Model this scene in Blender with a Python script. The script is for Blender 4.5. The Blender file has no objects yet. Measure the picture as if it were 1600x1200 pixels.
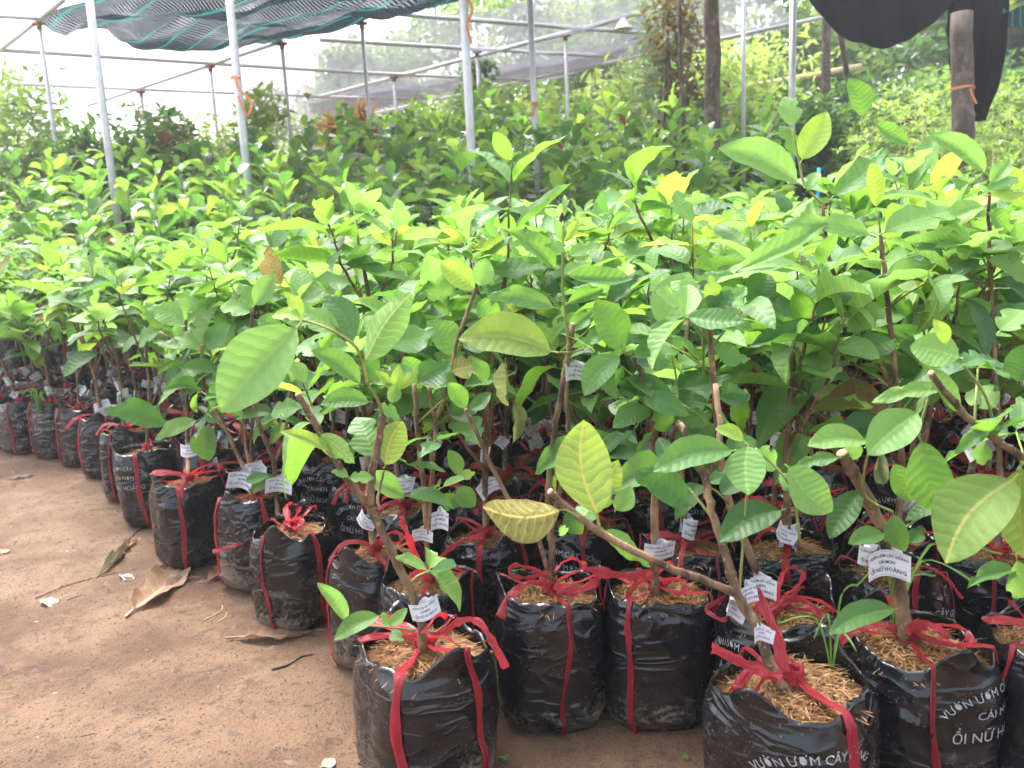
import bpy, math, random
from mathutils import Vector, Matrix, noise
R = random.Random(7)
rad = math.radians
sc = bpy.context.scene
# ---------------------------------------------------------------- camera, light, exposure
FPX, PITCH, ROLL, H = 1300.0, rad(10.1), rad(2.8), 0.85
cam_d = bpy.data.cameras.new('camera'); cam = bpy.data.objects.new('camera', cam_d)
sc.collection.objects.link(cam); sc.camera = cam
cam_d.sensor_width = 36; cam_d.lens = FPX / 1600 * 36
cam_d.clip_start = .05; cam_d.clip_end = 600
cam_d.dof.use_dof = True; cam_d.dof.focus_distance = 1.5; cam_d.dof.aperture_fstop = 7.0
cam.matrix_world = Matrix.Translation((0, 0, H)) @ (Matrix.Rotation(math.pi/2 - PITCH, 4, 'X') @ Matrix.Rotation(-ROLL, 4, 'Z'))
SUN_EL, SUN_AZ = rad(62), rad(-35)          # azimuth measured from +Y towards +X
w = bpy.data.worlds.new('World'); sc.world = w; w.use_nodes = True
nt = w.node_tree; nt.nodes.clear()
sky = nt.nodes.new('ShaderNodeTexSky'); sky.sky_type = 'NISHITA'; sky.sun_disc = False
sky.sun_elevation = SUN_EL; sky.sun_rotation = SUN_AZ; sky.air_density = 1.0; sky.dust_density = 6.0; sky.ozone_density = 1.0
hs = nt.nodes.new('ShaderNodeHueSaturation'); hs.inputs['Saturation'].default_value = .5
bg = nt.nodes.new('ShaderNodeBackground'); bg.inputs['Strength'].default_value = .15
wo = nt.nodes.new('ShaderNodeOutputWorld')
nt.links.new(sky.outputs[0], hs.inputs['Color']); nt.links.new(hs.outputs[0], bg.inputs['Color']); nt.links.new(bg.outputs[0], wo.inputs[0])
sl = bpy.data.lights.new('sun', 'SUN'); sun = bpy.data.objects.new('sun', sl); sc.collection.objects.link(sun)
sl.energy = 1.1; sl.angle = rad(25); sl.color = (1, .96, .9)
sd = Vector((math.sin(SUN_AZ)*math.cos(SUN_EL), math.cos(SUN_AZ)*math.cos(SUN_EL), math.sin(SUN_EL)))
sun.rotation_euler = sd.to_track_quat('Z', 'Y').to_euler()
sc.view_settings.view_transform = 'Standard'; sc.view_settings.look = 'None'
sc.view_settings.exposure = 2.38; sc.view_settings.gamma = 1
try:
    sc.cycles.max_bounces = 8; sc.cycles.transparent_max_bounces = 12; sc.cycles.transmission_bounces = 6
    sc.cycles.diffuse_bounces = 3; sc.cycles.glossy_bounces = 2
except Exception: pass
# ---------------------------------------------------------------- helpers
def ray(px, py):
    x = (px-800)/FPX; y = -(py-600)/FPX
    c, s = math.cos(ROLL), math.sin(ROLL)
    x, y = c*x + s*y, -s*x + c*y
    return Vector((x, math.cos(PITCH)+y*math.sin(PITCH), -math.sin(PITCH)+y*math.cos(PITCH)))
def on_z(px, py, z=0.0):
    d = ray(px, py); t = (z-H)/d.z
    return Vector((0, 0, H)) + d*t
def P(px, py, Y):
    d = ray(px, py)
    return Vector((0, 0, H)) + d*(Y/d.y)
col = sc.collection
def props(o, label=None, cat=None, group=None, kind=None):
    if label: o['label'] = label
    if cat: o['category'] = cat
    if group: o['group'] = group
    if kind: o['kind'] = kind
    return o
def empty(name, loc, label, cat, group=None):
    o = bpy.data.objects.new(name, None); o.empty_display_size = .05; o.location = loc
    col.objects.link(o); return props(o, label, cat, group)
def link(name, me, parent=None, M=None, mat=None):
    o = bpy.data.objects.new(name, me); col.objects.link(o)
    if parent is not None: o.parent = parent
    if M is not None: o.matrix_basis = M
    return o
class MB:
    def __init__(s): s.v = []; s.f = []; s.uv = []
    def add(s, vs, fs, uvs=None):
        b = len(s.v); s.v += [tuple(p) for p in vs]; s.f += [tuple(b+i for i in f) for f in fs]
        s.uv += uvs if uvs else [(p[0], p[1]) for p in vs]
    def grid(s, nu, nv, fn, closed=False):
        vs = []; uv = []
        for j in range(nv+1):
            for i in range(nu if closed else nu+1):
                vs.append(fn(i/nu, j/nv)); uv.append((i/nu, j/nv))
        n = nu if closed else nu+1; fs = []
        for j in range(nv):
            for i in range(nu):
                a = j*n+i; b = j*n+(i+1) % n
                fs.append((a, b, b+n, a+n))
        s.add(vs, fs, uv)
    def tube(s, pts, rs, k=7, cap=True):
        pts = [Vector(p) for p in pts]
        if not isinstance(rs, (list, tuple)): rs = [rs]*len(pts)
        vs = []; uv = []; fs = []; L = 0
        t0 = (pts[1]-pts[0]).normalized(); u = t0.orthogonal().normalized()
        for i, p in enumerate(pts):
            t = (pts[min(i+1, len(pts)-1)]-pts[max(i-1, 0)]).normalized()
            u = (u - t*u.dot(t)).normalized(); w_ = t.cross(u)
            if i: L += (p-pts[i-1]).length
            for j in range(k):
                a = 2*math.pi*j/k
                vs.append(p+(u*math.cos(a)+w_*math.sin(a))*rs[i]); uv.append((j/k, L*10))
        for i in range(len(pts)-1):
            for j in range(k):
                a = i*k+j; b = i*k+(j+1) % k
                fs.append((a, b, b+k, a+k))
        if cap: fs.append(tuple(range(k))[::-1]); fs.append(tuple((len(pts)-1)*k+j for j in range(k)))
        s.add(vs, fs, uv)
    def box(s, c, d, M=None):
        c = Vector(c); vs = []
        for x in (-.5, .5):
            for y in (-.5, .5):
                for z in (-.5, .5):
                    p = Vector((x*d[0], y*d[1], z*d[2]))
                    if M: p = M @ p
                    vs.append(c+p)
        s.add(vs, [(0, 1, 3, 2), (4, 6, 7, 5), (0, 4, 5, 1), (2, 3, 7, 6), (0, 2, 6, 4), (1, 5, 7, 3)])
    def mesh(s, name, mat=None, smooth=True, uv=True):
        me = bpy.data.meshes.new(name); me.from_pydata(s.v, [], s.f)
        if uv:
            l = me.uv_layers.new(name='UVMap'); vi = [0]*len(me.loops); me.loops.foreach_get('vertex_index', vi)
            flat = [c for i in vi for c in s.uv[i]]; l.data.foreach_set('uv', flat)
        if smooth: me.polygons.foreach_set('use_smooth', [True]*len(me.polygons))
        if mat: me.materials.append(mat)
        me.update(); return me
def noi(x, y=0, z=0): return noise.noise(Vector((x, y, z)))
# ---------------------------------------------------------------- materials
class NT:
    def __init__(s, name):
        s.m = bpy.data.materials.new(name); s.m.use_nodes = True; s.t = s.m.node_tree; s.t.nodes.clear()
        s.out = s.n('ShaderNodeOutputMaterial')
    def n(s, typ, **kw):
        nd = s.t.nodes.new(typ)
        for k, v in kw.items(): setattr(nd, k, v)
        return nd
    def l(s, a, b): s.t.links.new(a, b)
    def val(s, sock, v):
        if isinstance(v, (int, float)): sock.default_value = v
        elif isinstance(v, (tuple, list)): sock.default_value = tuple(v) + ((1,) if len(v) == 3 and len(sock.default_value) == 4 else ())
        else: s.l(v, sock)
    def math(s, op, a, b=0.0, c=None, clamp=False):
        nd = s.n('ShaderNodeMath', operation=op, use_clamp=clamp)
        s.val(nd.inputs[0], a); s.val(nd.inputs[1], b)
        if c is not None: s.val(nd.inputs[2], c)
        return nd.outputs[0]
    def mix(s, f, a, b):
        nd = s.n('ShaderNodeMix', data_type='RGBA')
        s.val(nd.inputs[0], f); s.val(nd.inputs[6], a); s.val(nd.inputs[7], b)
        return nd.outputs[2]
    def noise(s, vec, scale, detail=3, rough=.55, dist=0):
        nd = s.n('ShaderNodeTexNoise'); nd.inputs['Scale'].default_value = scale; nd.inputs['Detail'].default_value = detail
        nd.inputs['Roughness'].default_value = rough; nd.inputs['Distortion'].default_value = dist
        if vec is not None: s.l(vec, nd.inputs['Vector'])
        return nd.outputs['Fac']
    def ramp(s, f, a, b):
        nd = s.n('ShaderNodeMapRange'); nd.interpolation_type = 'SMOOTHSTEP'
        s.val(nd.inputs[0], f); nd.inputs[1].default_value = a; nd.inputs[2].default_value = b
        return nd.outputs[0]
    def coord(s, which='Object', scale=None):
        tc = s.n('ShaderNodeTexCoord').outputs[which]
        if scale is None: return tc
        mp = s.n('ShaderNodeMapping'); s.l(tc, mp.inputs['Vector']); mp.inputs['Scale'].default_value = scale
        return mp.outputs[0]
    def bump(s, h, strength=.5, dist=.01, normal=None):
        b = s.n('ShaderNodeBump'); b.inputs['Strength'].default_value = strength; b.inputs['Distance'].default_value = dist
        s.l(h, b.inputs['Height'])
        if normal is not None: s.l(normal, b.inputs['Normal'])
        return b.outputs[0]
    def bsdf(s, col_, rough=.6, spec=.5, bump=None, metal=0, coat=0):
        b = s.n('ShaderNodeBsdfPrincipled'); s.val(b.inputs['Base Color'], col_); s.val(b.inputs['Roughness'], rough)
        s.val(b.inputs['Specular IOR Level'], spec); b.inputs['Metallic'].default_value = metal
        b.inputs['Coat Weight'].default_value = coat
        if bump is not None: s.l(bump, b.inputs['Normal'])
        return b.outputs[0]
    def shmix(s, f, a, b):
        nd = s.n('ShaderNodeMixShader'); s.val(nd.inputs[0], f); s.l(a, nd.inputs[1]); s.l(b, nd.inputs[2]); return nd.outputs[0]
    def done(s, sh): s.l(sh, s.out.inputs[0]); return s.m
def leaf_mat(name, c1, c2, under, vein, trans, rough=.42, damage=0.0, dmg_col=(.12, .05, .015), nv=9, tw=.42, spec=.30):
    k = NT(name)
    uv = k.n('ShaderNodeUVMap').outputs[0]
    sp = k.n('ShaderNodeSeparateXYZ'); k.l(uv, sp.inputs[0])
    rnd = k.n('ShaderNodeObjectInfo').outputs['Random']
    ax = k.math('ABSOLUTE', k.math('SUBTRACT', sp.outputs[0], .5))
    s_ = k.math('MULTIPLY', k.math('SUBTRACT', k.math('ADD', sp.outputs[1], k.math('MULTIPLY', k.noise(k.coord('Object'), 5, 2), .16)), k.math('MULTIPLY', k.math('POWER', ax, 1.25), .95)), nv)
    fr = k.math('ABSOLUTE', k.math('SUBTRACT', k.math('FRACT', s_), .5))       # 0 at the vein
    vein_f = k.math('SUBTRACT', 1.0, k.ramp(fr, .01, .075))
    mid = k.math('SUBTRACT', 1.0, k.ramp(ax, .006, .016))
    nz = k.noise(k.coord('Object'), 7, 3); fine = k.noise(k.coord('Object'), 45, 2)
    base = k.mix(k.math('ADD', k.math('MULTIPLY', rnd, .75), k.math('MULTIPLY', k.math('SUBTRACT', nz, .4), .8), clamp=True), c1, c2)
    top = k.mix(k.math('MULTIPLY', vein_f, .34), base, vein)
    top = k.mix(k.math('MULTIPLY', mid, .8), top, vein)
    bot = k.mix(k.math('MULTIPLY', rnd, .6), under, base)
    uvein = tuple(min(1, v*1.5) for v in vein)
    bot = k.mix(k.math('MULTIPLY', vein_f, .9), bot, uvein); bot = k.mix(mid, bot, (uvein[0]*1.25, uvein[1]*1.02, uvein[2]))
    geo = k.n('ShaderNodeNewGeometry').outputs['Backfacing']
    c = k.mix(geo, top, bot)
    # small specks and torn brown spots
    spk = k.ramp(k.math('ADD', k.noise(k.coord('Object'), 22, 2, .5, .5), k.math('MULTIPLY', k.math('SUBTRACT', rnd, .5), .08)), .635 - .1*damage, .69 - .08*damage)
    c = k.mix(k.math('MULTIPLY', spk, .25 + .7*damage), c, dmg_col)
    if damage > .3:
        edge = k.ramp(k.math('ADD', ax, k.math('MULTIPLY', nz, .22)), .27, .36)
        c = k.mix(k.math('MULTIPLY', edge, damage), c, dmg_col)
    quilt = k.math('MULTIPLY', k.math('SINE', k.math('MULTIPLY', k.math('FRACT', k.math('ADD', s_, .5)), math.pi)), 1)
    hgt = k.math('ADD', quilt, k.math('MULTIPLY', fine, .5))
    bp = k.bump(hgt, .12, .010)
    b = k.bsdf(c, rough+.08, spec, bp)
    t = k.n('ShaderNodeBsdfTranslucent')
    tc = k.mix(k.math('MULTIPLY', vein_f, .25), trans, tuple(x*.7 for x in trans)); tc = k.mix(k.math('MULTIPLY', mid, .5), tc, tuple(x*.5 for x in trans))
    k.l(tc, t.inputs[0]); k.l(bp, t.inputs['Normal'])
    return k.done(k.shmix(tw, b, t.outputs[0]))
LM = {
 'lime':   leaf_mat('leaf_lime', (.18, .33, .05), (.26, .40, .07), (.26, .38, .09), (.42, .5, .14), (.44, .62, .07), .45),
 'fresh':  leaf_mat('leaf_fresh', (.105, .235, .062), (.165, .295, .08), (.17, .29, .08), (.28, .42, .11), (.28, .52, .10), .44),
 'mature': leaf_mat('leaf_mature', (.058, .155, .045), (.09, .20, .058), (.13, .22, .08), (.18, .31, .09), (.24, .48, .05), .40),
 'dark':   leaf_mat('leaf_dark', (.03, .095, .028), (.05, .125, .035), (.10, .17, .07), (.10, .2, .06), (.12, .3, .04), .38),
 'under':  leaf_mat('leaf_aged', (.10, .2, .045), (.15, .24, .05), (.17, .25, .09), (.36, .36, .1), (.32, .46, .06), .5, damage=.25),
 'aged':   leaf_mat('leaf_yellowing', (.12, .17, .03), (.24, .22, .04), (.24, .22, .07), (.40, .36, .1), (.27, .27, .07), .5, damage=.6),
 'brown':  leaf_mat('leaf_browning', (.09, .11, .03), (.15, .11, .04), (.14, .12, .05), (.25, .2, .08), (.26, .22, .06), .55, damage=1.0),
 'jack':   leaf_mat('leaf_jackfruit', (.04, .13, .028), (.08, .21, .04), (.09, .17, .06), (.16, .28, .07), (.3, .58, .07), .28, nv=8, spec=.6),
 'jackd':  leaf_mat('leaf_jackfruit_dark', (.022, .085, .024), (.045, .125, .035), (.08, .13, .06), (.07, .14, .05), (.15, .35, .05), .22, nv=8, spec=.7),
 'jackl':  leaf_mat('leaf_jackfruit_new', (.16, .33, .03), (.26, .42, .04), (.2, .35, .07), (.3, .45, .1), (.42, .66, .08), .32, nv=8),
 'bronze': leaf_mat('leaf_bronze', (.09, .05, .025), (.16, .07, .03), (.14, .08, .05), (.2, .1, .05), (.3, .12, .04), .4, nv=8),
 'wilt':   leaf_mat('leaf_wilted', (.11, .14, .06), (.16, .17, .07), (.17, .17, .09), (.2, .2, .09), (.2, .24, .08), .6, damage=.4),
}
def bark_mat(name, c1, c2, scale=60, rough=.8):
    k = NT(name); co = k.coord('Object', (1, 1, .25)); n1 = k.noise(co, scale, 4, .6); n2 = k.noise(k.coord('Object'), 14, 2)
    c = k.mix(k.ramp(n1, .35, .65), c1, c2); c = k.mix(k.math('MULTIPLY', k.ramp(n2, .5, .7), .65), c, tuple(x*1.9 for x in c2)); c = k.mix(k.math('MULTIPLY', k.ramp(k.noise(k.coord('Object'), 120, 2), .62, .7), .6), c, tuple(x*2.4 for x in c2))
    return k.done(k.bsdf(c, rough, .3, k.bump(n1, .7, .004)))
BARK = bark_mat('guava_bark', (.055, .034, .022), (.19, .122, .072))
TWIG = bark_mat('green_twig', (.12, .17, .04), (.2, .22, .07), 40, .5)
TRUNK = bark_mat('tree_bark', (.045, .032, .025), (.12, .09, .07), 25)
CUT = bark_mat('cut_wood', (.3, .17, .09), (.42, .28, .16), 30)
def bag_mat():
    k = NT('black_poly_bag'); co = k.coord('Object'); rnd = k.n('ShaderNodeObjectInfo').outputs['Random']
    sep = k.n('ShaderNodeSeparateXYZ'); k.l(co, sep.inputs[0]); z = sep.outputs[2]
    off = k.n('ShaderNodeVectorMath', operation='ADD'); k.l(co, off.inputs[0])
    cx = k.n('ShaderNodeCombineXYZ'); k.l(k.math('MULTIPLY', rnd, 30), cx.inputs[0]); k.l(cx.outputs[0], off.inputs[1]); cv = off.outputs[0]
    mp = k.n('ShaderNodeMapping'); k.l(cv, mp.inputs['Vector']); mp.inputs['Scale'].default_value = (1, 1, 1.9)
    wn = k.noise(mp.outputs[0], 9, 2, .45, 1.2); wr = k.math('POWER', k.math('SUBTRACT', 1.0, k.math('ABSOLUTE', k.math('MULTIPLY', k.math('SUBTRACT', wn, .5), 3.2))), 3.0)
    wr2 = k.noise(cv, 70, 2, .5, .3)
    n1 = k.noise(cv, 11, 5, .7); n2 = k.noise(cv, 130, 3, .7)
    low = k.math('SUBTRACT', 1.0, k.ramp(z, .0, .17))
    m = k.math('ADD', k.math('MULTIPLY', low, .17), k.math('ADD', k.math('MULTIPLY', n1, .55), k.math('MULTIPLY', n2, .42)))
    m = k.math('ADD', m, k.math('MULTIPLY', k.math('SUBTRACT', rnd, .5), .13))
    mud = k.math('MAXIMUM', k.ramp(m, .61, .73), k.math('MULTIPLY', k.math('MULTIPLY', k.ramp(k.noise(cv, 240, 2, .6), .66, .71), k.ramp(n1, .40, .6)), .8))
    sky_film = k.ramp(k.math('ADD', n1, k.math('MULTIPLY', low, .25)), .42, .9)
    c = k.mix(k.math('MULTIPLY', sky_film, .16), (.006, .0068, .009), (.062, .062, .068))  # bluish grey patches put the sky's reflection into the bag colour
    c = k.mix(k.math('MULTIPLY', mud, .85), c, (.17, .125, .09))
    r = k.math('ADD', .16, k.math('ADD', k.math('MULTIPLY', mud, .5), k.math('MULTIPLY', sky_film, .16)))
    bp = k.bump(k.math('ADD', wr, k.math('MULTIPLY', wr2, .10)), .38, .010)
    bp2 = k.bump(mud, .3, .002, bp)
    return k.done(k.bsdf(c, r, .5, bp2))
BAG = bag_mat()
def simple(name, c, rough=.6, spec=.4, metal=0, nscale=20, var=.25, bump=0):
    k = NT(name); n = k.noise(k.coord('Object'), nscale, 4, .6)
    c2 = k.mix(n, tuple(x*(1-var) for x in c), tuple(min(1, x*(1+var)) for x in c))
    return k.done(k.bsdf(c2, rough, spec, k.bump(n, bump, .005) if bump else None, metal))
def ribbon_mat(name, c, t):
    k = NT(name); uv = k.n('ShaderNodeUVMap').outputs[0]
    mp = k.n('ShaderNodeMapping'); k.l(uv, mp.inputs['Vector']); mp.inputs['Scale'].default_value = (14, .6, 1)
    n = k.noise(mp.outputs[0], 2.2, 3, .6); d = k.ramp(k.noise(k.coord('Object'), 160, 2, .6), .66, .72)
    cc = k.mix(k.ramp(n, .3, .7), tuple(x*.62 for x in c), (min(1, c[0]*1.25), c[1]*4, c[2]*3)); cc = k.mix(k.math('MULTIPLY', d, .55), cc, (.45, .33, .27))  # pinkish streaks are highlights put into the tape colour, then pale specks
    b = k.bsdf(cc, .2, 1.0, k.bump(n, 1.0, .004)); tr = k.n('ShaderNodeBsdfTranslucent'); tr.inputs[0].default_value = (*t, 1)
    return k.done(k.shmix(.3, b, tr.outputs[0]))
RED = ribbon_mat('red_plastic_tape', (.54, .012, .028), (.85, .05, .07))
ORANGE = ribbon_mat('orange_plastic_tape', (.75, .12, .04), (.9, .2, .06))
def soil_mat():
    k = NT('coir_soil'); co = k.coord('Object'); n = k.noise(co, 60, 5, .7, 1.0); n2 = k.noise(co, 250, 3, .7)
    c = k.mix(k.ramp(n, .3, .7), (.05, .024, .012), (.24, .125, .055)); c = k.mix(k.ramp(n2, .55, .7), c, (.38, .24, .12))
    return k.done(k.bsdf(c, .9, .2, k.bump(k.math('ADD', n, n2), 1.0, .01)))
SOIL = soil_mat()
def fibre_mat(name, c1, c2):
    k = NT(name); n = k.noise(k.coord('Object'), 90, 2); c = k.mix(k.ramp(n, .3, .7), c1, c2)
    return k.done(k.bsdf(c, .7, .3))
FIBRE = fibre_mat('coir_fibre', (.13, .06, .022), (.36, .2, .085)); HUSK = fibre_mat('rice_husk', (.42, .27, .12), (.6, .44, .22))
PAPER = simple('tag_paper', (.56, .555, .61), .55, .3, nscale=70, var=.16)
INK = simple('tag_ink', (.06, .06, .11), .6, .2, nscale=60, var=.2)
PRINT = simple('bag_print', (.30, .31, .33), .45, .4, nscale=160, var=.75)
GALV = simple('galvanised_pipe', (.50, .505, .51), .45, .5, .35, 14, .35)
RUST = simple('rusty_joint', (.22, .1, .05), .8, .3, 0, 30, .4)
BAMBOO = simple('bamboo_pole', (.48, .36, .22), .6, .3, 0, 12, .3)
def earth_mat():
    k = NT('red_earth'); co = k.coord('Object'); n0 = k.noise(co, .9, 3, .5); n1 = k.noise(co, 4.5, 5, .6, .4); n2 = k.noise(co, 38, 5, .72); n3 = k.noise(co, 230, 3, .7)
    c = k.mix(k.ramp(n1, .3, .7), (.105, .053, .029), (.25, .146, .084))
    c = k.mix(k.math('MULTIPLY', k.ramp(n0, .35, .65), .5), c, (.25, .158, .10))
    c = k.mix(k.math('MULTIPLY', k.ramp(k.math('ADD', k.math('MULTIPLY', n2, .6), k.math('MULTIPLY', k.noise(co, 12, 4, .7), .4)), .52, .62), .75), c, (.085, .048, .033))
    c = k.mix(k.math('MULTIPLY', k.ramp(n3, .55, .66), .85), c, (.04, .024, .018))
    c = k.mix(k.math('MULTIPLY', k.ramp(n3, .40, .28), .3), c, (.27, .18, .12))
    wet = k.ramp(n1, .45, .68)
    r = k.math('SUBTRACT', .82, k.math('MULTIPLY', wet, .30))
    h = k.math('ADD', k.math('MULTIPLY', n2, 1.0), k.math('MULTIPLY', n3, .6))
    return k.done(k.bsdf(c, r, .35, k.bump(h, 1.0, .02)))
EARTH = earth_mat()
def net_mat(name, c, solid, stripe=None, sscale=(1, 1), scol=(.1, .5, .5), wave=0.0, thread=220):
    """knitted shade cloth: threads are opaque, the holes between them let everything through"""
    k = NT(name); uv = k.n('ShaderNodeUVMap').outputs[0]; sp = k.n('ShaderNodeSeparateXYZ'); k.l(uv, sp.inputs[0]); u, v = sp.outputs[0], sp.outputs[1]
    n = k.noise(uv, 9, 4, .6, .4)
    row = k.math('ABSOLUTE', k.math('SUBTRACT', k.math('FRACT', k.math('MULTIPLY', v, thread)), .5))   # threads
    th = k.math('SUBTRACT', 1.0, k.ramp(row, .5*solid-.08, .5*solid+.10))
    al = k.math('ADD', k.math('MULTIPLY', th, .62), k.math('ADD', solid*.42, k.math('MULTIPLY', k.math('SUBTRACT', n, .5), .4)), clamp=True)
    cc = k.mix(n, tuple(x*.7 for x in c), tuple(x*1.3 for x in c))
    if stripe:
        st = k.math('ABSOLUTE', k.math('SUBTRACT', k.math('FRACT', k.math('ADD', k.math('MULTIPLY', u, stripe), k.math('MULTIPLY', n, wave))), .5))
        sf = k.math('SUBTRACT', 1.0, k.ramp(st, .03, .06)); cc = k.mix(sf, cc, scol)
        al = k.math('MAXIMUM', al, k.math('MULTIPLY', sf, .95))
    d_ = k.n('ShaderNodeBsdfDiffuse'); k.l(cc, d_.inputs[0]); d = d_.outputs[0]; t = k.n('ShaderNodeBsdfTranslucent'); k.l(cc, t.inputs[0])
    b = k.shmix(.3, d, t.outputs[0]); tp = k.n('ShaderNodeBsdfTransparent')
    return k.done(k.shmix(al, tp.outputs[0], b))
NET_NEAR = net_mat('green_black_shade_net', (.014, .025, .031), .92, 12, scol=(.02, .20, .19), wave=.35, thread=125)
NET_BLACK = net_mat('black_shade_net', (.004, .0045, .0065), 1.3, thread=300)
NET_SHEER = net_mat('sheer_grey_net', (.25, .25, .31), .56, thread=500)
NET_DENSE = net_mat('dense_grey_net', (.12, .12, .15), .60, thread=500)
def foliage_mat(name, c1, c2, tr, tw=.4):
    k = NT(name); n = k.noise(k.coord('Object'), 1.6, 3, .6); n2 = k.noise(k.coord('Object'), 30, 2)
    c = k.mix(k.ramp(k.math('ADD', k.math('MULTIPLY', n, .7), k.math('MULTIPLY', n2, .3)), .35, .65), c1, c2)
    t = k.n('ShaderNodeBsdfTranslucent'); t.inputs[0].default_value = (*tr, 1)
    return k.done(k.shmix(tw, k.bsdf(c, .4, .4), t.outputs[0]))
FM = {
 'light': foliage_mat('foliage_light', (.12, .22, .045), (.26, .36, .08), (.5, .66, .14)),
 'mid':   foliage_mat('foliage_mid', (.05, .13, .03), (.14, .24, .055), (.3, .48, .08)),
 'dark':  foliage_mat('foliage_dark', (.018, .06, .018), (.05, .12, .03), (.1, .24, .03)),
 'bronze': foliage_mat('foliage_bronze', (.09, .065, .03), (.16, .13, .05), (.28, .22, .06)),
 'orange': foliage_mat('foliage_orange', (.10, .13, .03), (.36, .17, .05), (.45, .26, .06)),
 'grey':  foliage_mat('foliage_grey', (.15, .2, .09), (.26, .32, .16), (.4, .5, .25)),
}
# ---------------------------------------------------------------- ground
def sstep(x, a, b):
    t = max(0, min(1, (x-a)/(b-a))); return t*t*(3-2*t)
def gz(x, y):
    t_ = max(0, min(1, (y + .08*x*(x < 0) - 4.3)/3.6)); z = 1.12*(t_**1.1)*(1-.2*t_)
    d = math.hypot(x, y)
    if d < 9: z += .011*noi(x*2.2, y*2.2) + .0055*noi(x*8, y*8, 3) + .0030*noi(x*21, y*21, 5) + .006*min(0, noi(x*4+9, y*4, 8)+.15)
    return z
def ground():
    xs = [-300, -120, -50, -22, -12, -8] + [-4.4 + i*.022 for i in range(0, 240)] + [.9 + .08*i for i in range(40)] + [4.2, 5, 6.5, 9, 14, 25, 50, 120, 300]
    ys = [-30, -6, -2, -.5] + [.2, .5, .7] + [.9 + j*.020 for j in range(110)] + [3.1+.04*j for j in range(50)] + [5.1 + .15*j for j in range(26)] + [10, 13, 18, 26, 45, 90, 200, 450]
    m = MB(); nx = len(xs)
    m.v = [(x, y, gz(x, y)) for y in ys for x in xs]; m.uv = [(x, y) for y in ys for x in xs]
    m.f = [(j*nx+i, j*nx+i+1, (j+1)*nx+i+1, (j+1)*nx+i) for j in range(len(ys)-1) for i in range(nx-1)]
    o = link('ground', m.mesh('ground', EARTH)); props(o, kind='structure', label='trodden red brown earth path and nursery floor')
ground()
# ---------------------------------------------------------------- leaf meshes (unit length along +Y)
def leaf_mesh(seed, nl, nw, ratio, arch, fold, wav, shape='guava', mat=None, petiole=.07, notch=None, curl=0):
    r = random.Random(seed); ph = r.random()*6; m = MB(); tw = r.uniform(-.25, .25); side = r.uniform(-.09, .09)
    def half(t):
        if shape == 'guava': return ratio*.5*(math.sin(math.pi*min(1, t**.92))**.72 if 0 < t < 1 else 0)
        if shape == 'jack':  return ratio*.5*(math.sin(math.pi*t**1.25)**.62 if 0 < t < 1 else 0)
        return ratio*.5*(math.sin(math.pi*t**.8)**1.0 if 0 < t < 1 else 0)
    vs = []; uv = []
    for j in range(nl+1):
        t = j/nl
        for i in range(nw+1):
            s = 2*i/nw-1; hw = half(t)
            if notch and i in (0, nw): 
                hw *= 1 - notch*max(0, 1-abs(t-notch_t(seed))*9)
            x = s*hw + side*math.sin(math.pi*t); y = petiole + t*(1-petiole)
            z = fold*abs(s)*hw*2*(1-.3*t) - arch*(t**1.8) + curl*hw*s*s
            z += wav*(math.sin(ph+t*13+s*2.6)+.5*math.sin(ph*2+t*29-s*2))*abs(s)**1.5*(.4+t)
            a = tw*t; x2 = x*math.cos(a)-(z+arch*t**1.8)*math.sin(a); z2 = x*math.sin(a)+(z+arch*t**1.8)*math.cos(a)-arch*t**1.8
            vs.append((x2, y*(1-.25*arch*t), z2)); uv.append((.5+s*hw, t))
    n = nw+1; fs = [(j*n+i, j*n+i+1, (j+1)*n+i+1, (j+1)*n+i) for j in range(nl) for i in range(nw)]
    m.add(vs, fs, uv)
    # petiole
    pr = .012; m.add([(-pr, 0, 0), (pr, 0, 0), (pr*.8, petiole*1.25, .0), (-pr*.8, petiole*1.25, .0), (0, 0, -pr*1.6), (0, petiole*1.25, -pr*1.4)],
          [(0, 1, 2, 3), (1, 4, 5, 2), (4, 0, 3, 5)], [(.5, .0)]*6)
    return m.mesh('leaf', mat)
def notch_t(seed): return .3+.5*random.Random(seed+5).random()
RATIO = .47
SHAPES = [(21, .35, .5, .035), (22, .15, .15, .03), (23, .8, .25, .03), (11, .10, .22, .012), (12, .28, .12, .018), (13, .45, .18, .02), (14, -.08, .26, .012), (15, .20, .35, .025), (16, .62, .1, .015), (17, .05, .1, .02)]
def lib(kind, shape, nl, nw, ratio, n=None):
    out = []
    for q, (sd_, ar, fo, wa) in enumerate((SHAPES[:n] if n else SHAPES[3:]+SHAPES[:3])):
        out.append(leaf_mesh(sd_, nl, nw, ratio, ar, fo, wa, shape, LM[kind], notch=.5 if q in (1, 2, 4, 6, 8) else None))
    return out
HI = {k: lib(k, 'guava', 14, 6, RATIO) for k in ('lime', 'fresh', 'mature', 'dark', 'under', 'aged', 'brown')}
LO = {k: lib(k, 'guava', 6, 2, RATIO, 5) for k in ('lime', 'fresh', 'mature', 'dark', 'under', 'aged')}
JK = {k: lib(k, 'jack', 6, 2, .64, 5) for k in ('jack', 'jackd', 'jackl', 'aged', 'bronze')}
WILT = [leaf_mesh(31+i, 14, 6, .3, .5, .9, .09, 'guava', LM['wilt'], curl=1.8) for i in range(2)]
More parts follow.
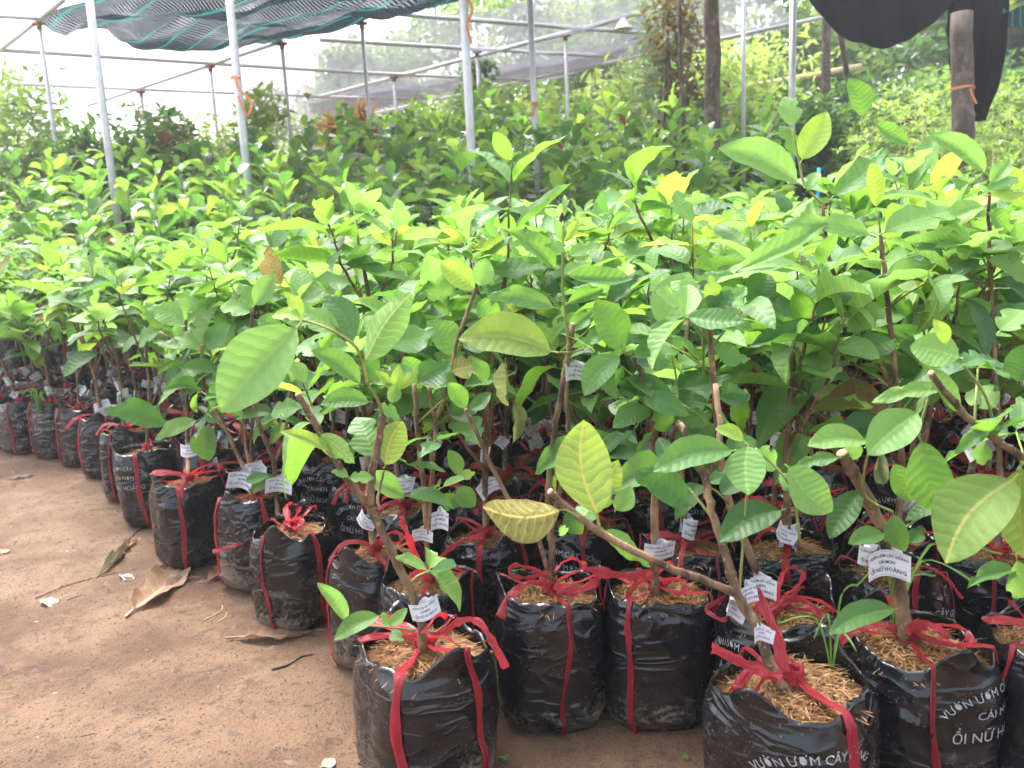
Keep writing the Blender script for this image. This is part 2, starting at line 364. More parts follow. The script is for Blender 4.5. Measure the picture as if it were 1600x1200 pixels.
def leaf(parent, base, d, n, L, me, wscale=1.0, origin=None, name='leaf'):
    d = d.normalized(); x = d.cross(n)
    if x.length < 1e-4: x = d.orthogonal()
    x.normalize(); z = x.cross(d)
    b = base - origin if origin is not None else base
    M = Matrix(((x.x*L*wscale, d.x*L, z.x*L, b.x), (x.y*L*wscale, d.y*L, z.y*L, b.y), (x.z*L*wscale, d.z*L, z.z*L, b.z), (0, 0, 0, 1)))
    return link(name, me, parent, M)
# ---------------------------------------------------------------- bags
def bag_shape(seed, h=.235, a=.094, b=.086):
    r = random.Random(seed); s1, s2, s3 = r.random()*50, r.random()*50, r.random()*50
    c0 = r.uniform(0, math.pi)                       # the flat seam of the tube gives two corners
    lean = (r.uniform(-.008, .008), r.uniform(-.008, .008))
    def rr(th, z):
        t = z/h; e = 3.0
        cx, sx = abs(math.cos(th-c0)), abs(math.sin(th-c0))
        base = ((cx/a)**e + (sx/b)**e)**(-1/e)
        prof = .88 + .12*sstep(t, 0, .14) + .035*math.sin(math.pi*min(1, t)) - .11*sstep(t, .80, 1.08)
        corner = max(0, math.cos(2*(th-c0)))**6
        prof += .10*corner*sstep(t, .8, 1.15) - .05*(1-corner)*sstep(t, .9, 1.2)
        u, v = math.cos(th), math.sin(th)
        fr_ = noi(u*1.4+s1, v*1.4, z*15+noi(u*2, v*2, s2)*1.5); fold = .009*(1-abs(fr_)*2.2)**6 * (1 if abs(fr_) < .45 else 0) * sstep(noi(u*1.3+s2, v*1.3, z*5), -.05, .5) + .0009*noi(u*3+s2, v*3, z*30) + .0065*noi(u*1.2, v*1.2+s3, z*5)
        top = sstep(t, .72, 1.0)
        fold += top*.006*noi(u*3+s3, v*3, z*9)
        return base*prof + fold*(1-.3*top) - .004
    def rim(th):
        corner = max(0, math.cos(2*(th-c0)))**5
        return h*(1.02 + .15*corner) + .010*noi(math.cos(th)*2+s1, math.sin(th)*2, 1) + .003*noi(math.cos(th)*6, math.sin(th)*6+s2, 1) + .012*max(0, noi(math.cos(th)*1.2+s3, math.sin(th)*1.2, 4))
    def pt(th, z, off=0):
        k = rr(th, z)+off
        return Vector((k*math.cos(th)+lean[0]*z/h, k*math.sin(th)+lean[1]*z/h, z))
    return dict(rr=rr, rim=rim, pt=pt, h=h, c0=c0)
def bag_mesh(S):
    m = MB(); NA, NZ = 84, 30
    def fn(u, v):
        th = 2*math.pi*u
        if v < .08:                                # underside
            q = v/.08; p = S['pt'](th, 0); return Vector((p.x*q*.93, p.y*q*.93, .002 + .000*q))
        if v < .9:
            q = (v-.08)/.82; q = q**.9; zt = S['rim'](th); z = zt*q
            p = S['pt'](th, z); k = math.sqrt(max(0, 1-(1-min(1, q/.07))**2)); kk = .93+.07*k
            return Vector((p.x*kk, p.y*kk, z))
        q = (v-.9)/.1; zt = S['rim'](th); z = zt - .075*q; p = S['pt'](th, z, -.003-.004*q); return p
    m.grid(NA, 46, fn, closed=True)
    return m.mesh('grow_bag', BAG)
def text_mesh(lines, S, th0, mat=PRINT, zc=.135):
    """printed lettering wrapped over the side of the bag"""
    m = MB()
    for (txt, size, zoff, arcr, xsc) in lines:
        cu = bpy.data.curves.new('t', 'FONT'); cu.body = txt; cu.size = size; cu.align_x = 'CENTER'; cu.resolution_u = 2
        ob = bpy.data.objects.new('t', cu); col.objects.link(ob); bpy.context.view_layer.update()
        me = bpy.data.meshes.new_from_object(ob.evaluated_get(bpy.context.evaluated_depsgraph_get()))
        vs = []
        for v in me.vertices:
            x, y = v.co.x*xsc, v.co.y
            if arcr: a = x/arcr; x, y = math.sin(a)*(arcr+y), math.cos(a)*(arcr+y)-arcr
            z = zc+zoff+y; th = th0 + x/.088
            vs.append(S['pt'](th, max(.01, z), .0016))
        m.add(vs, [tuple(p.vertices) for p in me.polygons])
        bpy.data.objects.remove(ob); bpy.data.meshes.remove(me)
    return m.mesh('bag_lettering', mat, smooth=False)
LINES = [('VƯỜN ƯƠM CÂY GIỐNG', .0155, .052, .085, .80), ('CÁI MƠN', .016, .022, None, .85), ('ỔI NỮ HOÀNG', .022, -.012, None, .72)]
def soil_mesh(S, seed):
    m = MB(); r = random.Random(seed); h = S['h']-.026
    def fn(u, v):
        th = 2*math.pi*u; k = v; p = S['pt'](th, h, -.004)
        z = h + .014*(1-k**2) + .006*noi(p.x*k*30, p.y*k*30, seed) + .003*noi(p.x*k*90, p.y*k*90, seed)
        return Vector((p.x*k, p.y*k, z))
    m.grid(32, 8, fn, closed=True)
    return m.mesh('soil', SOIL)
def fibre_mesh(S, seed, n=520, mat=FIBRE, kind='fibre'):
    m = MB(); r = random.Random(seed); h = S['h']-.026
    for _ in range(n):
        th = r.random()*6.283; k = math.sqrt(r.random())*(.74 if kind == 'fibre' else .9); p = S['pt'](th, h, -.006); x, y = p.x*k, p.y*k
        z = h + .014*(1-k**2) + .003; a = r.random()*6.283
        if kind == 'fibre':
            L = r.uniform(.012, .045); ww = r.uniform(.0003, .0008); pts = []
            el = r.uniform(-.05, .45); bend = r.uniform(-1.4, 1.4)
            for q in range(4):
                aa = a+bend*q/3; pts.append(Vector((x, y, z))); x += math.cos(aa)*L/3; y += math.sin(aa)*L/3; z += math.sin(el)*L/3*(1-q*.8)
            vs = []
            for q, pp in enumerate(pts):
                s_ = Vector((-math.sin(a), math.cos(a), .3))*ww; vs += [pp-s_, pp+s_]
            m.add(vs, [(0, 1, 3, 2), (2, 3, 5, 4), (4, 5, 7, 6)])
        else:
            L = r.uniform(.005, .009); W = L*.28; dx, dy = math.cos(a), math.sin(a); z += .002; tz = r.uniform(-.3, .3)*L
            c = Vector((x, y, z)); D = Vector((dx*L, dy*L, tz)); N = Vector((-dy*W, dx*W, 0)); U = Vector((0, 0, W*.7))
            m.add([c-D*.5, c+N*.5, c+D*.5, c-N*.5, c+U], [(0, 1, 4), (1, 2, 4), (2, 3, 4), (3, 0, 4)])
    return m.mesh(kind, mat, smooth=False)
def strip(m, pts, widths, nrm=None, seg=4):
    """a flat plastic tape through pts; nrm(i) gives its face normal"""
    n = len(pts); vs = []; uv = []; L = 0
    if not isinstance(widths, (list, tuple)): widths = [widths]*n
    for i, p in enumerate(pts):
        t = (pts[min(i+1, n-1)]-pts[max(i-1, 0)]).normalized(); N = nrm[i] if nrm else Vector((0, 0, 1))
        s_ = t.cross(N)
        if s_.length < 1e-5: s_ = t.orthogonal()
        s_.normalize(); N2 = s_.cross(t)
        if i: L += (p-pts[i-1]).length
        for j in range(seg+1):
            q = j/seg-.5; vs.append(p + s_*widths[i]*q + N2*(.0016*math.cos(q*11+i*.7)+.0008*math.sin(i*1.9+q*4))); uv.append((j/seg, L*8))
    k = seg+1
    m.add(vs, [(i*k+j, i*k+j+1, (i+1)*k+j+1, (i+1)*k+j) for i in range(n-1) for j in range(seg)], uv)
def smooth_path(pts, n=8):
    out = []
    P_ = [pts[0]]+list(pts)+[pts[-1]]
    for i in range(1, len(P_)-2):
        a, b, c, d = P_[i-1], P_[i], P_[i+1], P_[i+2]
        for k in range(n):
            t = k/n; out.append(.5*((2*b)+(c-a)*t+(2*a-5*b+4*c-d)*t*t+(3*b-a-3*c+d)*t**3))
    out.append(pts[-1]); return out
def side_tape(S, th, seed, wmax=.015, knot=Vector((0, 0, .245))):
    r = random.Random(seed); m = MB(); pts = []; nr = []; ws = []; hz = S['rim'](th); w0 = r.uniform(.5, 1.1)*wmax; dth = r.uniform(-.22, .22)
    for i in range(16):
        z = hz*(i/15); t2 = th + dth*(1-i/15) + .03*math.sin(i*.5+seed)
        pts.append(S['pt'](t2, max(.001, z), .0035)); nr.append(Vector((math.cos(th), math.sin(th), .1))); ws.append(w0*(.85+.5*noi(i*.35, seed*3.1)))
    top = pts[-1]+Vector((0, 0, .004))
    for i in range(1, 9):
        q = i/8; p = top.lerp(knot, q); p.z = max(S['h']+.008, top.z*(1-q)+knot.z*q) if False else (top.z*(1-q)+knot.z*q) - .010*math.sin(math.pi*q)
        pts.append(p); nr.append(Vector((math.cos(th)*.4, math.sin(th)*.4, 1))); ws.append(w0*(.9-.45*q))
    strip(m, pts, ws, nr); return m.mesh('tie_tape', RED)
def knot_mesh(seed, z=.245):
    m = MB(); r = random.Random(seed)
    pts = [Vector((.0125*math.cos(a*1.1), .0125*math.sin(a*1.1), z-.010+a*.0017)) for a in [i*.55 for i in range(22)]]
    strip(m, pts, .012, [Vector((p.x, p.y, 0)) for p in pts])
    m.tube([Vector((.01, .002, z-.012)), Vector((.016, .006, z)), Vector((.008, .010, z+.008))], [.004, .006, .003], 6)
    return m.mesh('tie_knot', RED)
def bow_mesh(seed, z=.248, big=1.0):
    """loose loop and tails of the tape by the knot"""
    m = MB(); r = random.Random(seed); a = r.random()*6.283
    d = Vector((math.cos(a), math.sin(a), 0)); s_ = Vector((-d.y, d.x, 0)); o = Vector((0, 0, z)); L = r.uniform(.05, .085)*big; W = r.uniform(.010, .016)
    if r.random() < .75:
        pts = smooth_path([o, o+d*L*.5+s_*.012+Vector((0, 0, .02)), o+d*L+s_*.012+Vector((0, 0, .024)), o+d*L*1.08-s_*.008+Vector((0, 0, .012)), o+d*L*.5-s_*.014+Vector((0, 0, .010)), o], 6)
        strip(m, pts, W, [Vector((s_.x*.6, s_.y*.6, .8))]*len(pts))
    a2 = a+r.uniform(1.6, 4.6); d = Vector((math.cos(a2), math.sin(a2), 0)); L = r.uniform(.06, .12)*big
    pts = smooth_path([o, o+d*L*.4+Vector((0, 0, .012)), o+d*L*.8+Vector((0, 0, .004)), o+d*L*1.1+Vector((0, 0, -.03))], 6)
    strip(m, pts, [W*(.6+.5*i/len(pts)) for i in range(len(pts))], [Vector((-d.y, d.x, 1.2))]*len(pts))
    return m.mesh('tie_bow', RED)
def tag_mesh(seed, W=.062, Hh=.036):
    r = random.Random(seed); c1 = r.uniform(-.020, .020); c2_ = r.uniform(-.35, .35); c3_ = r.uniform(-.25, .25); m = MB(); x0 = -r.uniform(.2, .8)*W
    f = lambda x, z: Vector((x, -.0105 + c1*math.sin(3*(x-x0)/W) + .35*x*(r_k) + c2_*z + c3_*x*z*30, z + .004*math.sin(x*60+c1*90)))
    r_k = r.uniform(-.5, .5)
    m.grid(10, 2, lambda u, v: f(x0+u*W, (v-.5)*Hh))
    m.grid(8, 2, lambda u, v: f(x0+W*(.35+.5*u), (v-.5)*Hh) + Vector((0, .022*math.sin(math.pi*min(1, u*1.3))+.0008, .003)))
    return m.mesh('name_tag', PAPER), f, x0, W, Hh
def tag_print(f, x0, W, Hh):
    m = MB()
    for txt, size, z, xs in (('VƯỜN ƯƠM CÂY GIỐNG', .0055, .0075, .80), ('CÁI MƠN', .0055, -.0005, .95), ('ỔI NỮ HOÀNG', .0078, -.0105, .88)):
        cu = bpy.data.curves.new('t', 'FONT'); cu.body = txt; cu.size = size; cu.align_x = 'CENTER'; cu.resolution_u = 1; cu.offset = .00012
        ob = bpy.data.objects.new('t', cu); col.objects.link(ob); bpy.context.view_layer.update()
        me = bpy.data.meshes.new_from_object(ob.evaluated_get(bpy.context.evaluated_depsgraph_get()))
        m.add([f(x0+W*.5+v.co.x*xs, z+v.co.y)+Vector((0, -.0006, 0)) for v in me.vertices], [tuple(p.vertices) for p in me.polygons])
        bpy.data.objects.remove(ob); bpy.data.meshes.remove(me)
    for (a, b, c, d) in ((.06, .94, .43, .44), (.06, .94, -.44, -.43)):
        n = 8
        for i in range(n):
            u0, u1 = a+(b-a)*i/n, a+(b-a)*(i+1)/n
            m.add([f(x0+W*u0, c*Hh)+Vector((0, -.0006, 0)), f(x0+W*u1, c*Hh)+Vector((0, -.0006, 0)), f(x0+W*u1, d*Hh)+Vector((0, -.0006, 0)), f(x0+W*u0, d*Hh)+Vector((0, -.0006, 0))], [(0, 1, 2, 3)])
    return m.mesh('tag_print', INK, smooth=False)
TEXT_OFF = {0: -.1, 1: 1.9, 2: .55, 3: 3.4, 4: -1.2, 5: .2}
BAGS = []
for q in range(10):
    S = bag_shape(100+q*7, h=.222+.005*(q % 5), a=.096+.0015*(q % 3), b=.088)
    S['mesh'] = bag_mesh(S); S['soil'] = soil_mesh(S, q); S['fib'] = fibre_mesh(S, q); S['husk'] = fibre_mesh(S, q+50, 90, HUSK, 'husk')
    S['fiblo'] = fibre_mesh(S, q+80, 110)
    S['text'] = text_mesh(LINES, S, -math.pi/2 + (.5 if q % 2 else -.35), PRINT, S['h']*.60)
    k = Vector((0, 0, S['h']+.006)); ths = [-math.pi/2 + R.uniform(-.5, .5)]; ths.append(ths[0]+math.pi+R.uniform(-.3, .3))
    ths += [ths[0]+R.choice((1, -1))*R.uniform(1.0, 1.5)] ; ths.append(ths[2]+math.pi)
    S['tapes'] = [side_tape(S, t, q*5+i, R.choice((.009, .012, .016)), k) for i, t in enumerate(ths)]
    S['knot'] = knot_mesh(q, S['h']+.004); S['bows'] = [bow_mesh(q*3+i, S['h']+.008) for i in range(3)]
    BAGS.append(S)
TAGS = []
for q in range(8):
    me, f, x0, W, Hh = tag_mesh(q, R.choice((.062, .055, .034)), .034); TAGS.append((me, tag_print(f, x0, W, Hh)))
def pot(root, q, near, two=True, rot=0.0, text=True, bow=True, seed=0, sc_=(1, 1, 1)):
    S = BAGS[q % len(BAGS)]; Mr = Matrix.Rotation(rot, 4, 'Z') @ Matrix.Diagonal((*sc_, 1)); r = random.Random(seed+900)
    b = link('grow_bag', S['mesh'], root, Mr); link('soil', S['soil'], root, Mr)
    props(link('coir_fibre', S['fib'] if near else S['fiblo'], root, Mr), kind='stuff')
    if near: props(link('rice_husk', S['husk'], root, Mr), kind='stuff')
    if text: link('bag_lettering', S['text'], b)
    for t in S['tapes'][:4 if two else 2]: link('tie_tape', t, root, Mr)
    link('tie_knot', S['knot'], root, Mr)
    if bow:
        for i in range(2 if near and r.random() < .6 else 1): link('tie_bow', S['bows'][(seed+i) % 3], root, Matrix.Rotation(r.uniform(0, 6.28), 4, 'Z'))
    return S
def add_tag(root, pos, ang, q, tilt=0, sc_=1.0):
    """pos relative to root"""
    M = Matrix.Translation(pos) @ Matrix.Rotation(ang, 4, 'Z') @ Matrix.Rotation(tilt, 4, 'Y') @ Matrix.Scale(sc_, 4)
    t = link('name_tag', TAGS[q % len(TAGS)][0], root, M); link('tag_print', TAGS[q % len(TAGS)][1], t)
# ---------------------------------------------------------------- guava saplings
CAMP = Vector((0, 0, H))
def jitter_path(pts, n, amp, seed):
    out = smooth_path(pts, n)
    return [p + (Vector((noi(i*.9, seed, 0), noi(i*.9, seed, 7), 0))*amp if 0 < i < len(out)-1 else Vector((0, 0, 0))) for i, p in enumerate(out)]
def stem_mesh(paths, org, sides=8):
    m = MB()
    for pts, r0, r1, cut in paths:
        pl = jitter_path([p-org for p in pts], 5, .0035, pts[0].x*50); n = len(pl)
        rs = [(r0+(r1-r0)*i/(n-1))*(1+.10*noi(i*1.7, r0*900)) for i in range(n)]
        m.tube(pl, rs, sides)
        for i in range(2, n-1, 4): # leaf scars and nodes
            t = (pl[i+1]-pl[i-1]).normalized()*rs[i]*.7
            m.tube([pl[i]-t, pl[i], pl[i]+t], [rs[i]*.95, rs[i]*1.18, rs[i]*.95], sides, cap=False)
    return m.mesh('stem', BARK)
def auto_guava(x, y, idx, label, near, hgt=None, group='guava saplings in the crowded block'):
    r = random.Random(idx*13+5); z0 = gz(x, y)
    root = empty('guava_sapling', (x, y, z0), label, 'sapling', group)
    q = r.randrange(10); S = pot(root, q, y < 2.3, two=r.random() < .6, rot=r.uniform(-.45, .45), text=r.random() < .75, bow=y < 3.2, seed=idx)
    top = hgt or (r.uniform(.72, .92) if r.random() < .78 else r.uniform(.9, 1.06)); base = Vector((0, 0, S['h']-.01)); ln = Vector((r.uniform(-.08, .08), r.uniform(-.08, .08), 0))
    tp = base+Vector((0, 0, top-S['h']))*.72+ln; paths = []; axes = []
    midp = base.lerp(tp, .5)+Vector((r.uniform(-.02, .02), r.uniform(-.02, .02), 0))
    paths.append(([base, midp, tp], r.uniform(.0058, .0085), .0045, False))
    axes.append((tp, (tp-midp).normalized(), r.uniform(.10, .2)))
    for _ in range(r.choice((2, 3, 3, 4)) + (1 if y < 2.6 else 0)):
        t = r.uniform(.18 if y < 2.6 else .30, .95); s0 = base.lerp(midp, t*2) if t < .5 else midp.lerp(tp, t*2-1); a = r.uniform(0, 6.283)
        d = Vector((math.cos(a)*.55, math.sin(a)*.55, r.uniform(.7, 1.2))).normalized(); L = r.uniform(.08, .2)
        e = s0+d*L; e.z = min(e.z, top-.04); paths.append(([s0, s0.lerp(e, .5)+Vector((0, 0, -.006)), e], .0042, .003, False)); axes.append((e, d, r.uniform(.06, .14)))
    lo = LO if y > 1.9 else HI
    for (p, d, L) in axes:
        e = p+Vector((d.x*.5, d.y*.5, 1)).normalized()*L; paths.append(([p, p.lerp(e, .5)+Vector((r.uniform(-.006, .006), 0, 0)), e], .0028, .0014, False))
        npair = 3 + (L > .1); a0 = r.uniform(0, 3.14)
        for k in range(npair+1):
            f = k/npair; c = p.lerp(e, f); aa = a0+k*1.57+r.uniform(-.3, .3)
            for sgn in (0, math.pi):
                if r.random() < .06: continue
                el = .0 + 1.0*f + r.uniform(-.6, .45); a = aa+sgn+r.uniform(-.25, .25)
                dd = Vector((math.cos(a)*math.cos(el), math.sin(a)*math.cos(el), math.sin(el)))
                nn = Vector((-math.cos(a)*math.sin(el), -math.sin(a)*math.sin(el), math.cos(el)))+Vector((r.uniform(-.6, .6), r.uniform(-.6, .6), 0))
                Lf = (r.uniform(.095, .17) if f < .8 else r.uniform(.05, .09))
                kd = r.choices(('lime', 'fresh', 'mature', 'dark', 'under'), ((0, 3, 5, 4, 1.0), (.1, 4.5, 5, 1.6, .6), (1.0, 6, 2.2, .3, .1))[0 if f < .3 else 1 if f < .7 else 2])[0]
                if r.random() < .012: kd = 'aged'
                ms = lo[kd]; leaf(root, c, dd, nn, Lf, r.choice(ms), r.uniform(.85, 1.12))
    link('stem', stem_mesh(paths, Vector((0, 0, 0)), 6 if y > 2 else 8), root)
    for _ in range(r.choice((1, 1, 1, 2)) if y < 4 else 1):
        zt = r.uniform(.02, .14); pp = base.lerp(midp, zt/(midp.z-base.z)); add_tag(root, pp, r.uniform(-1.2, 1.2), r.randrange(8), r.uniform(-.8, .8), r.uniform(.75, 1.1))
    return root
def hero(label, base_xy, q, stems, leaves, tags=(), twigs=(), rot=0.0, two=True, text=True, seed=0, bow=True, group='guava saplings along the front and path edge', pscale=(1, 1, 1), low=5):
    x, y = base_xy; org = Vector((x, y, gz(x, y))); root = empty('guava_sapling', org, label, 'sapling', group)
    S = pot(root, q, True, two=two, rot=rot, text=text, seed=seed, bow=bow, sc_=pscale)
    soil = org+Vector((0, 0, S['h']-.026)); paths = []
    for st in stems:
        pts = [soil if p is None else P(*p) for p in st[0]]; paths.append((pts, st[1]*.84, st[2]*.80, False))
    link('stem', stem_mesh(paths, org, 10), root)
    for st in stems:
        if len(st) > 3:
            m = MB(); a_, b_ = P(*st[0][-2])-org, P(*st[0][-1])-org; d_ = (b_-a_).normalized(); m.tube([b_-d_*.001, b_+d_*.0012, b_+d_*.0022], [st[2]*.83, st[2]*.82, st[2]*.6], 10); link('cut_end', m.mesh('cut_end', CUT), root)
    rl = random.Random(seed*7+1); lows = []
    for k in range(low):
        pp = paths[0][0]; q_ = rl.uniform(.35, .95)*(len(pp)-1); i_ = min(int(q_), len(pp)-2); c = pp[i_].lerp(pp[i_+1], q_-i_); a = rl.random()*6.283; L = rl.uniform(.03, .09)
        e = c+Vector((math.cos(a)*L, math.sin(a)*L, L*.7)); lows.append([c-org, c.lerp(e, .5)-org+Vector((0, 0, .004)), e-org])
        for u_ in range(rl.choice((2, 3, 4))):
            a2 = a+u_*1.9+rl.uniform(-.5, .5); el = rl.uniform(-.5, .7); dd = Vector((math.cos(a2)*math.cos(el), math.sin(a2)*math.cos(el), math.sin(el)))
            leaf(root, e-org, dd, Vector((rl.uniform(-.6, .6), rl.uniform(-.9, .1), .8)), rl.uniform(.055, .11), rl.choice(HI[rl.choice(('fresh', 'mature', 'mature', 'dark', 'dark'))]), rl.uniform(.85, 1.1))
    for pl in lows:
        m = MB(); m.tube(pl, [.0022, .0018, .0014], 6); link('side_shoot', m.mesh('side_shoot', TWIG), root)
    if twigs:
        for pts, r0, r1 in twigs:
            m = MB(); pl = smooth_path([P(*p)-org for p in pts], 5); m.tube(pl, [r0+(r1-r0)*i/(len(pl)-1) for i in range(len(pl))], 6); link('twig', m.mesh('twig', TWIG), root)
    rr_ = random.Random(seed+3)
    for lf in leaves:
        bx, by, tx, ty, wd, kd, Y = lf[:7]; dY = lf[7] if len(lf) > 7 else 0.0; flip = lf[8] if len(lf) > 8 else 0; sh = lf[9] if len(lf) > 9 else None
        b = P(bx, by, Y); t = P(tx, ty, Y+dY); d = t-b; L = d.length; toc = (CAMP-(b+t)*.5).normalized()
        n = (toc*.85+Vector((0, 0, .55)) + Vector((rr_.uniform(-.2, .2), 0, 0)))*(-1 if flip else 1)
        W = wd/FPX*Y; ms = WILT if kd == 'wilt' else HI[kd]
        if sh is None: sh = rr_.choice((0, 3, 6, 1, 2, 4))
        leaf(root, b, d, n, L*1.03, ms[sh % len(ms)], min(1.7, W/(RATIO*L)), org)
    for (px, py, Y, ang, tq, tilt, s_) in tags: add_tag(root, P(px, py, Y)-org, ang, tq, tilt, s_)
    return root
heroes = []
def H_(*a, **k): heroes.append(Vector((a[1][0], a[1][1], 0))); return hero(*a, **k)
B = lambda px, py, z=.22: tuple(on_z(px, py, z)[:2])
# front bag nearest the bare path
b1 = B(658, 1005)
H_('guava sapling with sawn-off leaning stem and square white tag, nearest bag on the path', b1, 0,
   [([None, (655, 960, 1.19), (612, 862, 1.18), (575, 785, 1.17)], .0085, .0075), ([(575, 788, 1.17), (540, 745, 1.16), (496, 668, 1.15), (466, 617, 1.14)], .0065, .0055, 1),
    ([(578, 790, 1.17), (582, 740, 1.17), (592, 690, 1.17), (598, 648, 1.17)], .0075, .006), ([(592, 795, 1.17), (592, 770, 1.18), (600, 735, 1.19)], .003, .002)],
   [(472, 503, 358, 640, 105, 'fresh', 1.12, -.03, 0, 3), (537, 525, 442, 466, 42, 'fresh', 1.15, .0), (555, 540, 506, 455, 46, 'dark', 1.15, .03), (565, 570, 648, 462, 62, 'fresh', 1.15, .02, 1, 0),
    (593, 538, 682, 512, 52, 'mature', 1.17, .03, 0, 6), (568, 603, 490, 544, 38, 'mature', 1.15, -.02), (575, 603, 656, 555, 42, 'mature', 1.16, .03), (582, 628, 502, 628, 36, 'mature', 1.15, -.03, 0, 0),
    (612, 612, 588, 578, 16, 'lime', 1.16), (614, 612, 622, 570, 20, 'lime', 1.16), (618, 612, 652, 574, 16, 'lime', 1.16), (612, 632, 618, 600, 22, 'fresh', 1.15),
    (520, 707, 438, 671, 22, 'lime', 1.14, 0, 0, 0), (498, 675, 548, 725, 36, 'fresh', 1.14, .02, 1), (546, 745, 518, 736, 18, 'fresh', 1.15), (544, 748, 582, 738, 24, 'fresh', 1.15),
    (470, 638, 417, 640, 38, 'mature', 1.14), (600, 732, 632, 658, 52, 'under', 1.18, .01, 1, 0), (585, 720, 552, 640, 60, 'mature', 1.2, .04), (500, 560, 452, 520, 40, 'mature', 1.19, .03),
    (430, 560, 380, 600, 0, 'mature', 1.18) if 0 else (478, 600, 452, 565, 26, 'fresh', 1.15), (475, 500, 420, 478, 26, 'lime', 1.13), (473, 500, 445, 455, 22, 'lime', 1.14), (585, 640, 640, 640, 34, 'mature', 1.2, .03),
    (560, 560, 620, 600, 44, 'dark', 1.2, .04), (550, 540, 480, 560, 44, 'mature', 1.2, .03),
    (545, 975, 500, 912, 26, 'fresh', 1.13, -.02, 0, 0), (598, 960, 521, 997, 34, 'mature', 1.12, -.03, 0, 0), (607, 978, 634, 950, 22, 'fresh', 1.15), (605, 980, 598, 958, 16, 'fresh', 1.15), (612, 984, 630, 1000, 22, 'mature', 1.15, -.02)],
   tags=[(657, 948, 1.17, .1, 1, -.2, .72)], twigs=[([(575, 602, 1.16), (566, 565, 1.15), (552, 538, 1.14), (510, 512, 1.13), (473, 500, 1.13)], .0028, .0016), ([(598, 648, 1.17), (590, 625, 1.165), (575, 602, 1.16)], .003, .0025), ([(650, 985, 1.17), (600, 980, 1.15), (545, 975, 1.13)], .0016, .001)],
   rot=-.1, text=False, seed=1, low=1, pscale=(1.16, 1.16, 1.0))
b2 = B(858, 935)
H_('tall slim guava sapling with a small tag halfway up its thin purplish stem', b2, 3,
   [([None, (862, 860, 1.37), (858, 765, 1.35), (865, 692, 1.34), (879, 606, 1.33), (895, 507, 1.32)], .0078, .0052, 1), ([(858, 905, 1.37), (840, 840, 1.36), (820, 812, 1.36), (795, 780, 1.35), (728, 640, 1.33)], .005, .0045, 1),
    ([(862, 830, 1.36), (875, 760, 1.36), (888, 690, 1.37), (884, 600, 1.37), (890, 540, 1.38)], .005, .004)],
   [(872, 551, 722, 522, 76, 'under', 1.29, -.05, 0, 0), (873, 482, 762, 460, 36, 'mature', 1.31, -.02, 0, 6), (880, 431, 981, 440, 36, 'mature', 1.31, .03, 0, 3), (882, 478, 948, 441, 26, 'mature', 1.31, .03),
    (872, 425, 797, 352, 40, 'mature', 1.32, -.02, 0, 4), (878, 430, 925, 400, 30, 'fresh', 1.32, .02), (880, 380, 868, 345, 18, 'fresh', 1.32), (880, 380, 905, 345, 18, 'lime', 1.32), (882, 395, 850, 372, 20, 'fresh', 1.31), (884, 400, 940, 372, 26, 'fresh', 1.32),
    (882, 340, 882, 300, 10, 'fresh', 1.32), (888, 520, 925, 480, 28, 'mature', 1.34), (910, 545, 945, 500, 26, 'mature', 1.34, .02), (900, 560, 868, 600, 34, 'dark', 1.38, .04), (760, 600, 740, 560, 24, 'mature', 1.34),
    (880, 800, 915, 830, 36, 'mature', 1.36, -.02), (730, 640, 700, 600, 30, 'mature', 1.34), (732, 642, 765, 612, 26, 'dark', 1.35), (790, 560, 785, 640, 34, 'wilt', 1.36, -.02), (800, 620, 812, 700, 30, 'wilt', 1.36, -.02)],
   tags=[(893, 583, 1.325, .15, 2, .08, .8)], twigs=[([(890, 545, 1.32), (884, 500, 1.315), (879, 440, 1.315), (880, 345, 1.32)], .003, .0014), ([(893, 551, 1.32), (872, 551, 1.3)], .002, .0016), ([(893, 551, 1.32), (912, 545, 1.33)], .002, .0016)],
   rot=.25, text=False, seed=2)
b3 = B(1024, 930)
